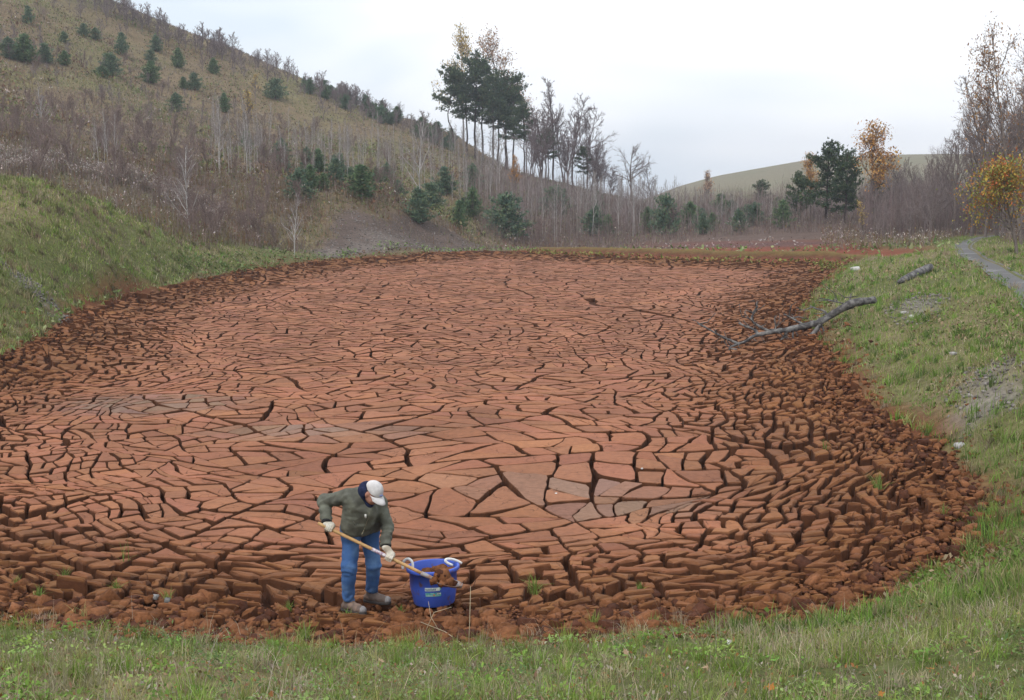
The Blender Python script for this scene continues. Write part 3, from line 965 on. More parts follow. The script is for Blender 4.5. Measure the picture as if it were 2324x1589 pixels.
# foreground bank
S = Soup()
n = 125000
y = 5.2 + 9.0 * rg.uniform(0, 1, n) ** 0.9; x = rg.uniform(-1, 1, n) * (0.47 * y + 1.2)
k = grass_ok(x, y, rg, 0.85, 0.15); x, y = x[k], y[k]; n = len(x)
hh = np.clip(rg.gamma(4.0, 0.014, n), 0.02, 0.17) * (0.75 + 0.5 * sstep(-0.5, 0.6, vnoise(x * 0.8, y * 0.8, None, 113)))
hh *= 0.55 + 0.45 * sstep(0.0, 0.9, -pdist(x, y))
thin = vnoise(x * 1.6, y * 1.6, None, 117) + 0.6 * vnoise(x * 4.5, y * 4.5, None, 118)
k = rg.rand(n) < 0.35 + 0.65 * sstep(-0.6, 0.3, thin); x, y, hh = x[k], y[k], hh[k]; n = len(x)
S.add(blades(x, y, hh, rg.uniform(0.003, 0.0075, n), patch_cols(x, y, n, rg), rg, 0.75))
def clumps(nc, per, xs, ys, h0, h1, pal, wd):
    cx, cy = xs(nc), ys(nc)
    cx, cy = xs(nc, cy), cy
    k = grass_ok(cx, cy, rg, 0.6, 0.1); cx, cy = cx[k], cy[k]; m = len(cx)
    ch = rg.uniform(h0, h1, m); cc = pick(pal, m, rg)
    x = np.repeat(cx, per) + rg.normal(0, 1, m * per) * np.repeat(ch, per) * 0.22; y = np.repeat(cy, per) + rg.normal(0, 1, m * per) * np.repeat(ch, per) * 0.22
    S.add(blades(x, y, np.repeat(ch, per) * rg.uniform(0.4, 1.15, m * per), np.repeat(wd(cy), per), np.repeat(cc, per, 0) * rg.uniform(0.75, 1.25, (m * per, 1)), rg, 0.6))
clumps(750, 36, lambda n, y=None: rg.uniform(-1, 1, n) * (0.47 * (y if y is not None else 9) + 1), lambda n: 5.4 + 7.4 * rg.uniform(0, 1, n), 0.09, 0.24,
       [(0.19, 0.28, 0.05), (0.24, 0.30, 0.08), (0.15, 0.23, 0.04), (0.30, 0.30, 0.12), (0.40, 0.35, 0.22), (0.34, 0.28, 0.20)], lambda y: np.full(len(y), 0.006))
n = 26000                                           # clover and small herbs in patches
y = rg.uniform(5.4, 12.6, n); x = rg.uniform(-1, 1, n) * (0.47 * y + 1)
k = grass_ok(x, y, rg, 0.5, -0.25) & (vnoise(x * 0.7, y * 0.7, None, 115) + 0.5 * vnoise(x * 2.5, y * 2.5, None, 116) + 0.2 * sstep(-2, 3, x) > -0.05); x, y = x[k], y[k]; n = len(x)
S.add(leaflets(x, y, ground_z(x, y) + rg.uniform(0.015, 0.07, n), rg.uniform(0.007, 0.016, n), pick([(0.13, 0.22, 0.05), (0.17, 0.25, 0.08), (0.22, 0.26, 0.13), (0.10, 0.16, 0.04)], n, rg), rg))
cy = rg.uniform(5.6, 12.2, 110); cx = rg.uniform(-1, 1, 110) * (0.46 * cy + 0.5)      # broad leaved weeds
k = grass_ok(cx, cy, rg, 0.5, -0.2); cx, cy = cx[k], cy[k]; m = len(cx); rr = rg.uniform(0.06, 0.20, m); cc = pick([(0.20, 0.31, 0.06), (0.15, 0.25, 0.05), (0.25, 0.33, 0.10), (0.12, 0.19, 0.06)], m, rg)
x = np.repeat(cx, 60) + rg.normal(0, 1, m * 60) * np.repeat(rr, 60); y = np.repeat(cy, 60) + rg.normal(0, 1, m * 60) * np.repeat(rr, 60); n = len(x)
S.add(leaflets(x, y, ground_z(x, y) + rg.uniform(0.02, 0.10, n), rg.uniform(0.010, 0.024, n), np.repeat(cc, 60, 0) * rg.uniform(0.8, 1.2, (n, 1)), rg))
n = 9000                                            # fallen litter
y = rg.uniform(5.4, 12.6, n); x = rg.uniform(-1, 1, n) * (0.47 * y + 1)
k = grass_ok(x, y, rg, 0.5, 0.2); x, y = x[k], y[k]; n = len(x)
S.add(leaflets(x, y, ground_z(x, y) + rg.uniform(0.0, 0.05, n), rg.uniform(0.006, 0.02, n), pick([(0.30, 0.21, 0.13), (0.20, 0.12, 0.07), (0.38, 0.33, 0.27), (0.28, 0.13, 0.05)], n, rg), rg, 0.8))
n = 900                                             # dry stalks
y = rg.uniform(5.6, 12.4, n); x = rg.uniform(-1, 1, n) * (0.47 * y + 1)
k = grass_ok(x, y, rg, 0.5, 0.2); x, y = x[k], y[k]; n = len(x)
S.add(blades(x, y, rg.uniform(0.15, 0.42, n), np.full(n, 0.004), pick([(0.42, 0.35, 0.24), (0.30, 0.23, 0.16), (0.48, 0.44, 0.36)], n, rg), rg, 0.9))
tag(link('foreground_grass', S.mesh('foreground_grass', M_GRASS)), 'short green and straw grass on the near bank', None, None, 'stuff')

# right bank
S = Soup()
n = 125000
y = 9.0 * (95 / 9.0) ** rg.uniform(0, 1, n); x = rg.uniform(0.1, 0.5, n) * y + rg.uniform(0, 1.5, n)
k = grass_ok(x, y, rg, 0.5, -0.02) & (x > 2) & (pdist(x, y) > -26) & ((y < 84) | (x / y > 0.31)); x, y = x[k], y[k]; n = len(x)
c = patch_cols(x * 0.6, y * 0.6, n, rg)
lush = sstep(0.0, 0.5, vnoise(x * 0.35, y * 0.25, None, 121)) * (rg.rand(n) < 0.75)
c = np.where((lush > 0.5)[:, None], pick([(0.17, 0.26, 0.05), (0.205, 0.265, 0.07), (0.14, 0.205, 0.045)], n, rg), c)
clumps(2600, 22, lambda n, y=None: rg.uniform(0.12, 0.5, n) * (y if y is not None else 30) + 0.8, lambda n: 11 * (70 / 11) ** rg.uniform(0, 1, n), 0.10, 0.34,
       [(0.17, 0.29, 0.05), (0.21, 0.31, 0.07), (0.12, 0.21, 0.04), (0.10, 0.16, 0.04), (0.28, 0.29, 0.11), (0.30, 0.24, 0.15)], lambda y: 0.006 + y * 0.0004)
S.add(blades(x, y, np.clip(rg.gamma(4, 0.022, n), 0.03, 0.25) * (1 + y / 120), 0.004 + y * 0.00042 * rg.uniform(0.6, 1.4, n), c, rg, 0.7))
n = 26000
y = 12 * (60 / 12) ** rg.uniform(0, 1, n); x = rg.uniform(0.15, 0.5, n) * y + 0.8
k = grass_ok(x, y, rg, 0.6, -0.1) & (vnoise(x * 0.5, y * 0.5, None, 122) > 0.05) & (pdist(x, y) > -10); x, y = x[k], y[k]; n = len(x)
S.add(leaflets(x, y, ground_z(x, y) + rg.uniform(0.03, 0.22, n), rg.uniform(0.012, 0.03, n) * (1 + y / 40), pick([(0.11, 0.18, 0.035), (0.14, 0.20, 0.05), (0.30, 0.22, 0.14), (0.22, 0.16, 0.09)], n, rg), rg, 0.7))
tag(link('bank_grass', S.mesh('bank_grass', M_GRASS)), 'green grass on the right bank up to the track', None, None, 'stuff')

# left mound
S = Soup()
n = 130000
y = rg.uniform(24, 80, n); x = -rg.uniform(0.14, 0.52, n) * y
k = grass_ok(x, y, rg, 0.45, 0.05) & (x > -44); x, y = x[k], y[k]; n = len(x)
c = patch_cols(x * 0.35, y * 0.35, n, rg)
lush = (vnoise(x * 0.30, y * 0.30, None, 131) + 0.5 * vnoise(x * 0.9, y * 0.9, None, 132) + rg.normal(0, 0.25, n) > -0.1)
c = np.where(lush[:, None], pick([(0.185, 0.24, 0.065), (0.22, 0.25, 0.085), (0.16, 0.19, 0.065), (0.28, 0.255, 0.13)], n, rg), c * 1.05)
S.add(blades(x, y, np.clip(rg.gamma(4, 0.035, n), 0.05, 0.45), 0.012 + y * 0.00045 * rg.uniform(0.6, 1.4, n), c, rg, 0.6))
clumps(1500, 24, lambda n, y=None: -rg.uniform(0.14, 0.5, n) * (y if y is not None else 50), lambda n: rg.uniform(26, 76, n), 0.2, 0.5,
       [(0.17, 0.235, 0.06), (0.21, 0.25, 0.09), (0.14, 0.16, 0.06), (0.30, 0.265, 0.15), (0.25, 0.20, 0.13), (0.17, 0.14, 0.08)], lambda y: 0.012 + y * 0.0005)
tag(link('mound_grass', S.mesh('mound_grass', M_GRASS)), 'green grass covering the left embankment', None, None, 'stuff')

# weeds and low leafy plants at the foot of the mound and along the far shore
S = Soup()
def weeds(n, x0, x1, y0, y1, d0, d1, s0, s1, pal, zmax):
    x = rg.uniform(x0, x1, n); y = rg.uniform(y0, y1, n)
    d = -pdist(x, y); k = (d > d0) & (d < d1 + 0.8 * vnoise(x * 0.6, y * 0.6, None, 141)); x, y = x[k], y[k]; m = len(x)
    zb = np.maximum(ground_z(x, y), np.where(pdist(x, y) > 0, mud_z(x, y), -9))
    S.add(leaflets(x, y, zb + rg.uniform(0.03, zmax, m), rg.uniform(s0, s1, m), pick(pal, m, rg), rg, 0.6))
PALW = [(0.15, 0.24, 0.06), (0.20, 0.28, 0.10), (0.10, 0.16, 0.04), (0.27, 0.30, 0.14)]
weeds(5500, -24, -12, 66, 92, -0.5, 1.8, 0.05, 0.12, [(0.12, 0.19, 0.05), (0.16, 0.22, 0.08), (0.08, 0.12, 0.035), (0.20, 0.22, 0.10)], 0.4)
weeds(5000, -13, 2, 88, 112, -0.3, 1.3, 0.05, 0.13, PALW, 0.35)
weeds(3500, -22, -13, 34, 70, -0.2, 0.6, 0.04, 0.10, PALW, 0.25)
weeds(9000, 1, 26, 74, 108, -0.9, 0.9, 0.06, 0.15, [(0.19, 0.21, 0.05), (0.23, 0.22, 0.06), (0.15, 0.18, 0.04)], 0.15)
weeds(1600, 8, 30, 76, 108, 2.5, 9, 0.06, 0.2, PALW, 0.3)
weeds(1500, -2, 28, 78, 128, 5, 22, 0.05, 0.13, [(0.38, 0.34, 0.32), (0.24, 0.15, 0.12), (0.30, 0.22, 0.19)], 0.4)
n = 5000
x = rg.uniform(0, 27, n); y = rg.uniform(74, 112, n); d = -pdist(x, y); k = (d > -1.6) & (d < 0.9); x, y = x[k], y[k]; n = len(x)
S.add(blades(x, y, rg.uniform(0.08, 0.26, n), np.full(n, 0.05), pick([(0.16, 0.17, 0.04), (0.20, 0.17, 0.05), (0.09, 0.07, 0.03)], n, rg), rg, 0.5, False, np.maximum(ground_z(x, y), np.where(pdist(x, y) > 0, mud_z(x, y), -9))))
tag(link('shore_weeds', S.mesh('shore_weeds', M_GRASS)), 'low leafy weeds along the far shore', None, None, 'stuff')

# hillside grass
S = Soup()
n = 115000
y = 84 * (245 / 84) ** rg.uniform(0, 1, n); x = rg.uniform(-0.5, 0.16, n) * y
k = (pdist(x, y) < -3) & (rg.rand(n) > 0.97 * erode_w(x, y)) & (rg.rand(n) < 1 - sstep(-0.02, 0.16, x / y)); x, y = x[k], y[k]; n = len(x)
pn = vnoise(x * 0.08, y * 0.08, None, 151) + 0.6 * vnoise(x * 0.3, y * 0.3, None, 152)
cg = pick([(0.205, 0.205, 0.105), (0.225, 0.21, 0.125), (0.175, 0.185, 0.085)], n, rg)
ct = pick([(0.245, 0.205, 0.155), (0.22, 0.175, 0.14), (0.195, 0.15, 0.12), (0.29, 0.25, 0.205)], n, rg)
c = np.where((pn + rg.normal(0, 0.3, n) > 0.05)[:, None], cg, ct)
S.add(blades(x, y, rg.uniform(0.10, 0.38, n), 0.08 + y * 0.0009 * rg.uniform(0.5, 1.5, n), c, rg, 0.7, False))
n = 20000                                           # low leafy thickets on the lower slope
y = rg.uniform(92, 205, n); x = rg.uniform(-0.48, 0.02, n) * y
pn = vnoise(x * 0.16, y * 0.12, None, 155) + 0.6 * vnoise(x * 0.45, y * 0.4, None, 156)
k = (pn > 0.15) & (pdist(x, y) < -6) & (rg.rand(n) > erode_w(x, y)); x, y, pn = x[k], y[k], pn[k]; n = len(x)
zz = ground_z(x, y); hb = 0.25 + 1.3 * sstep(0.15, 1.0, pn)
which = vnoise(x * 0.1 + 7, y * 0.1, None, 157) + rg.normal(0, 0.25, n)
c = np.where((which > -0.05)[:, None], pick([(0.13, 0.165, 0.06), (0.17, 0.195, 0.075), (0.21, 0.21, 0.095)], n, rg), pick([(0.16, 0.09, 0.06), (0.20, 0.12, 0.08), (0.13, 0.09, 0.075), (0.24, 0.18, 0.08)], n, rg))
for q in range(3):
    S.add(leaflets(x + rg.normal(0, 0.25, n), y + rg.normal(0, 0.25, n), zz + hb * rg.uniform(0.1, 1.0, n), rg.uniform(0.07, 0.17, n), c, rg, 0.8))
tag(link('hillside_grass', S.mesh('hillside_grass', M_GRASS)), 'dry tan and olive grass over the left hillside', None, None, 'stuff')

# brush: dead forbs and thin stems, some with pale seed heads
S = Soup()
def brush(n, xf, y0, y1, hmin, hmax, pal, heads=0.0, dmin=2.0, hp=((0.50, 0.43, 0.40), (0.42, 0.34, 0.31), (0.56, 0.51, 0.48)), clump=0.25, hs=0.05):
    y = rg.uniform(y0, y1, n); x = xf(y, n)
    k = (pdist(x, y) < -dmin) & (rg.rand(n) > 0.93 * erode_w(x, y)) & (vnoise(x * 0.25, y * 0.25, None, 161) + 0.7 * vnoise(x * 0.8, y * 0.8, None, 162) > -clump - 0.3) & (road_dist(x, y) > 2.0)
    x, y = x[k], y[k]; m = len(x)
    h = rg.uniform(hmin, hmax, m) * (0.75 + 0.35 * vnoise(x * 0.4, y * 0.4, None, 163))
    z = ground_z(x, y); c = pick(pal, m, rg)
    S.add(blades(x, y, h, np.full(m, 0.035) + y * 0.0001, c, rg, 0.22, False, z))
    for q in range(2):                              # side twigs
        f = rg.uniform(0.25, 0.8, m)
        S.add(blades(x + rg.normal(0, 0.06, m), y + rg.normal(0, 0.06, m), h * rg.uniform(0.25, 0.5, m), np.full(m, 0.03), c * 0.95, rg, 0.6, False, z + h * f))
    if heads > 0:
        k = rg.rand(m) < heads; m2 = k.sum()
        for q in range(3):
            S.add(leaflets(x[k] + rg.normal(0, 0.07, m2), y[k] + rg.normal(0, 0.07, m2), z[k] + h[k] * rg.uniform(0.85, 1.05, m2), rg.uniform(0.6, 1.4, m2) * hs, pick(hp, m2, rg), rg, 0.8))
    # clinging dead leaves
    k = rg.rand(m) < 0.8; m2 = k.sum()
    S.add(leaflets(x[k] + rg.normal(0, 0.12, m2), y[k] + rg.normal(0, 0.12, m2), z[k] + h[k] * rg.uniform(0.15, 0.8, m2), rg.uniform(0.03, 0.08, m2), pick([(0.22, 0.11, 0.055), (0.17, 0.085, 0.055), (0.27, 0.20, 0.07), (0.14, 0.15, 0.055), (0.19, 0.19, 0.08)], m2, rg), rg, 0.8))
BR = [(0.25, 0.195, 0.17), (0.21, 0.155, 0.135), (0.31, 0.255, 0.225), (0.20, 0.105, 0.06), (0.17, 0.145, 0.08), (0.22, 0.16, 0.09)]
brush(12000, lambda y, n: -rg.uniform(0.17, 0.50, n) * y, 72, 104, 0.7, 1.7, BR, 0.06, 3.0)
brush(9000, lambda y, n: -rg.uniform(0.02, 0.30, n) * y, 84, 112, 0.5, 1.3, BR, 0.04, 4.0)
brush(7000, lambda y, n: -rg.uniform(0.24, 0.50, n) * y, 86, 95, 1.0, 1.7, BR[:3], 0.4, 3.0, hp=((0.38, 0.31, 0.28), (0.32, 0.25, 0.22), (0.46, 0.41, 0.38)), hs=0.05)
brush(11000, lambda y, n: -rg.uniform(-0.06, 0.45, n) * y, 104, 175, 0.5, 1.3, BR, 0.05, 4.0, clump=-0.15, hs=0.08)
brush(9000, lambda y, n: rg.uniform(-0.03, 0.45, n) * y, 117, 150, 0.8, 2.2, [(0.21, 0.16, 0.145), (0.26, 0.21, 0.19), (0.17, 0.12, 0.105)], 0.05, 15.0)
brush(5000, lambda y, n: rg.uniform(0.26, 0.50, n) * y, 78, 120, 0.5, 1.3, BR, 0.15, 5.0)
n = 7500                                            # tall thin stems of the thicket
y = rg.uniform(124, 185, n); x = rg.uniform(-0.04, 0.44, n) * y
k = (pdist(x, y) < -16) & (x / y < 0.26 + 0.18 * sstep(130, 150, y)); x, y = x[k], y[k]; n = len(x)
h = rg.uniform(2.0, 5.5, n) * (0.8 + 0.3 * vnoise(x * 0.1, y * 0.1, None, 171)); z = ground_z(x, y); c = pick([(0.24, 0.19, 0.175), (0.30, 0.25, 0.235), (0.19, 0.145, 0.13)], n, rg)
S.add(blades(x, y, h, np.full(n, 0.055), c, rg, 0.08, False, z))
for q in range(4):
    S.add(blades(x + rg.normal(0, 0.05, n), y + rg.normal(0, 0.05, n), h * rg.uniform(0.15, 0.4, n), np.full(n, 0.04), c * 0.9, rg, 0.5, False, z + h * rg.uniform(0.2, 0.8, n)))
n = 9500                                           # undergrowth of the woods on the right
y = rg.uniform(84, 150, n); x = rg.uniform(0.29, 0.52, n) * y
k = (road_dist(x, y) > 3.0) & (pdist(x, y) < -7) & ((y > 98) | (x / y > 0.40)); x, y = x[k], y[k]; n = len(x)
h = rg.uniform(1.5, 5.0, n); z = ground_z(x, y); c = pick([(0.20, 0.15, 0.145), (0.25, 0.195, 0.185), (0.16, 0.115, 0.105)], n, rg)
S.add(blades(x, y, h, np.full(n, 0.04), c, rg, 0.12, False, z))
for q in range(4):
    S.add(blades(x + rg.normal(0, 0.05, n), y + rg.normal(0, 0.05, n), h * rg.uniform(0.2, 0.5, n), np.full(n, 0.028), c * 0.9, rg, 0.55, False, z + h * rg.uniform(0.15, 0.8, n)))
tag(link('dead_brush', S.mesh('dead_brush', M_GRASS)), 'purple brown dead brush with pale seed heads below the hill', None, None, 'stuff')

# scree and gravel on the bare patches
Vs, Fs, Cs = [], [], []
def stone_col(n, r):
    t = r.uniform(0, 1, (n, 1))
    return (L3(0.12, 0.105, 0.095) * (1 - t ** 2) + L3(0.27, 0.245, 0.225) * t ** 2)
x = rg.uniform(-16, -1, 22000); y = rg.uniform(84, 116, 22000)
k = rg.rand(len(x)) < erode_w(x, y); ps = np.c_[x, y][k][:1800]
_sz = shore_z
def shore_z(x, y): return ground_z(x, y)
acc(scatter_lumps(ps, rg.uniform(0.02, 0.10, len(ps)) , LUMP0, rg, 0.3, stone_col))
ps = []
for cx, cy, rx, ry, rot in GRAV:
    a = rg.uniform(0, math.tau, 260); q_ = np.sqrt(rg.rand(260)) * 1.25
    lx, ly = rx * q_ * np.cos(a), ry * q_ * np.sin(a)
    ps.append(np.c_[cx + lx * math.cos(rot) - ly * math.sin(rot), cy + lx * math.sin(rot) + ly * math.cos(rot)])
ps = np.vstack(ps)
acc(scatter_lumps(ps, rg.uniform(0.01, 0.06, len(ps)) * (0.6 + ps[:, 1] / 50), LUMP0, rg, 0.3, stone_col))
shore_z = _sz
me = make_mesh('loose_gravel', np.vstack(Vs), tris=np.vstack(Fs), col=np.vstack(Cs), mat=M_STONE)
tag(link('loose_gravel', me), 'loose grey stones on the eroded bank patches', None, None, 'stuff')

# ------------------------------------------------------------------ trees
def seg_mesh(segs, k=4):
    a = np.array(segs, float)               # x0 y0 z0 x1 y1 z1 r0 r1
    p0, p1, r0, r1 = a[:, :3], a[:, 3:6], a[:, 6], a[:, 7]
    d = p1 - p0
    d /= np.maximum(np.linalg.norm(d, axis=1), 1e-9)[:, None]
    ref = np.where(np.abs(d[:, 2:3]) < 0.9, np.array([[0, 0, 1.0]]), np.array([[1.0, 0, 0]]))
    e1 = np.cross(d, ref); e1 /= np.linalg.norm(e1, axis=1)[:, None]
    e2 = np.cross(d, e1)
    V = []
    for pp, rr in ((p0, r0), (p1, r1)):
        for i in range(k):
            t = i / k * math.tau
            V.append(pp + (e1 * math.cos(t) + e2 * math.sin(t)) * rr[:, None])
    V = np.stack(V, 1).reshape(-1, 3)
    n = len(a); b = np.arange(n) * 2 * k
    Q = np.concatenate([np.stack([b + i, b + (i + 1) % k, b + k + (i + 1) % k, b + k + i], -1) for i in range(k)])
    return V, Q
class TreeGen:
    def __init__(s, seed): s.r = np.random.RandomState(seed); s.big, s.small, s.tips = [], [], []
    def limb(s, p, d, L, r0, r1, lv, nseg, wob, trop, small=False):
        pts = [np.array(p, float)]; d = np.array(d, float)
        rr = np.linspace(r0, r1, nseg + 1)
        dirs = []
        for i in range(nseg):
            d = d + s.r.normal(0, wob, 3) + np.array([0, 0, trop])
            d /= np.linalg.norm(d)
            q = pts[-1] + d * L / nseg
            (s.small if small else s.big).append((*pts[-1], *q, rr[i], rr[i + 1]))
            pts.append(q); dirs.append(d.copy())
        return pts, dirs, rr
def perp_dir(d, ang, r):
    a = r.uniform(0, math.tau)
    ref = np.array([0, 0, 1.0]) if abs(d[2]) < 0.9 else np.array([1.0, 0, 0])
    e1 = np.cross(d, ref); e1 /= np.linalg.norm(e1); e2 = np.cross(d, e1)
    return d * math.cos(ang) + (e1 * math.cos(a) + e2 * math.sin(a)) * math.sin(ang)
def bare_tree(seed, H, r0, n1, n2, n3, l1, start, ang, tmin, fork=False, trop=0.06, wob=0.05):
    g = TreeGen(seed); r = g.r
    pts, dirs, rr = g.limb((0, 0, -0.1), (r.normal(0, 0.03), r.normal(0, 0.03), 1), H, r0, tmin * 1.2, 0, 10, wob, 0.06)
    def along(pts, dirs, rr, f):
        n = len(pts) - 1; i = min(int(f * n), n - 1); t = f * n - i
        return pts[i] * (1 - t) + pts[i + 1] * t, dirs[i], rr[i] * (1 - t) + rr[i + 1] * t
    for a in range(n1):
        f = start + (0.97 - start) * (a + r.uniform(0, 1)) / n1
        p, d, ra = along(pts, dirs, rr, f)
        L = l1 * H * (1.08 - f) * r.uniform(0.7, 1.25) + 0.04 * H
        dd = perp_dir(d, r.normal(ang, 0.15), r)
        P1, D1, R1 = g.limb(p, dd, L, max(ra * 0.55, tmin), tmin, 1, 5, 0.10, trop)
        for b in range(n2):
            f2 = 0.2 + 0.8 * (b + r.uniform(0, 1)) / n2
            p2, d2, rb = along(P1, D1, R1, min(f2, 0.99))
            P2, D2, R2 = g.limb(p2, perp_dir(d2, r.normal(0.7, 0.2), r), L * r.uniform(0.25, 0.5), max(rb * 0.6, tmin * 0.8), tmin * 0.6, 2, 3, 0.14, trop, True)
            for c in range(n3):
                p3, d3, _ = along(P2, D2, R2, r.uniform(0.2, 0.98))
                P3, D3, _ = g.limb(p3, perp_dir(d3, r.normal(0.6, 0.2), r), L * r.uniform(0.1, 0.25), tmin * 0.65, tmin * 0.4, 3, 2, 0.15, trop, True)
                g.tips.append(P3[-1])
            g.tips.append(P2[-1])
    return g
def jit(c, n, r, s=0.15):
    return np.array(c)[None] * r.uniform(1 - s, 1 + s, (n, 1))
def tree_data(kind, seed, g, tc, cc, leaves=None):
    """trunk mesh and crown mesh (twigs, plus leaves when it still has some)"""
    V, Q = seg_mesh(g.big, 5)
    tm = make_mesh(kind + '_trunk', V, quads=Q, col=jit(tc, len(V), g.r, 0.12), smooth=True, mat=M_BARK)
    V, Q = seg_mesh(g.small, 3)
    C_ = np.tile(np.array(cc)[None], (len(V), 1))
    T = np.zeros((0, 3), int)
    mats = [M_BARK]
    if leaves:
        n, size, pal, spread, frac_low, frac_high = leaves
        tips = np.array(g.tips)
        zmn, zmx = tips[:, 2].min(), tips[:, 2].max()
        f = (tips[:, 2] - zmn) / (zmx - zmn)
        wgt = frac_low * (1 - f) + frac_high * f
        k = g.r.choice(len(tips), n, p=wgt / wgt.sum())
        p = tips[k] + g.r.normal(0, spread, (n, 3))
        LV, _, LQ, LC = leaflets(p[:, 0], p[:, 1], p[:, 2], g.r.uniform(0.6, 1.3, n) * size, pick(pal, n, g.r), g.r, 0.8)
        Q = np.vstack([Q, LQ + len(V)]); C_ = np.vstack([C_, LC]); V = np.vstack([V, LV])
    cm = make_mesh(kind + '_crown', V, quads=Q, col=C_, mat=M_LEAF if leaves else M_BARK)
    return tm, cm
def tufts(p, d, L, n_needle, wd, col, r):
    """fans of needles at points p pointing along d"""
    n = len(p)
    pp = np.repeat(p, n_needle, 0); dd = np.repeat(d, n_needle, 0)
    dd = dd + r.normal(0, 0.55, dd.shape); dd /= np.linalg.norm(dd, axis=1)[:, None]
    LL = np.repeat(L, n_needle) * r.uniform(0.6, 1.2, n * n_needle)
    side = np.cross(dd, r.normal(0, 1, dd.shape)); side /= np.maximum(np.linalg.norm(side, axis=1), 1e-6)[:, None]
    side *= wd
    tip = pp + dd * LL[:, None]
    V = np.stack([pp - side, pp + side, tip], 1).reshape(-1, 3)
    i = np.arange(len(pp)) * 3
    return V, np.stack([i, i + 1, i + 2], -1), np.repeat(np.repeat(col, n_needle, 0), 3, 0)
def young_pine(seed, H, W, pal):
    g = TreeGen(seed); r = g.r
    g.limb((0, 0, -0.1), (0, 0, 1), H, H * 0.018 + 0.02, 0.01, 0, 8, 0.02, 0.05)
    P_, D_, L_ = [], [], []
    nw = int(9 + H * 1.4)
    for w in range(nw):
        f = 0.06 + 0.9 * (w + r.uniform(-0.2, 0.2)) / nw
        env = (1 - f) ** 0.62 * (0.6 + 0.4 * min(1, f / 0.25))
        nb = r.randint(6, 9)
        a0 = r.uniform(0, 6.28)
        for b in range(nb):
            a = a0 + b / nb * math.tau + r.normal(0, 0.25)
            L = W / 2 * env * r.uniform(0.5, 1.3) * (1 + 0.25 * math.sin(a * 2 + seed) + 0.2 * math.sin(a * 3 + f * 9 + seed))
            e = 0.15 + 0.65 * f
            d = np.array([math.cos(a) * math.cos(e), math.sin(a) * math.cos(e), math.sin(e) * 0.8])
            p0 = np.array([0, 0, f * H])
            g.small.append((*p0, *(p0 + d * L), 0.018, 0.006))
            m = max(3, int(L / 0.11))
            for t in np.linspace(0.25, 1.0, m):
                for q_ in range(2):
                    P_.append(p0 + d * L * t + r.normal(0, 0.05 + 0.03 * L, 3))
                    D_.append(d * 0.7 + np.array([0, 0, 0.45]) + r.normal(0, 0.3, 3)); L_.append(0.12 + 0.03 * H)
    for q_ in range(14):
        P_.append(np.array([0, 0, H * r.uniform(0.88, 1.0)])); D_.append(np.array([r.normal(0, 0.3), r.normal(0, 0.3), 1])); L_.append(0.16 + 0.02 * H)
    P_, D_, L_ = np.array(P_), np.array(D_), np.array(L_)
    V, T, C_ = tufts(P_, D_, L_, 7, 0.02 + 0.004 * H, pick(pal, len(P_), r), r)
    V0, Q0 = seg_mesh(g.big + g.small, 4)
    tm = make_mesh('pine_trunk', V0, quads=Q0, col=jit((0.12, 0.085, 0.065), len(V0), r), mat=M_BARK)
    cm = make_mesh('pine_crown', V, tris=T, col=C_, mat=M_NEEDLE)
    return tm, cm
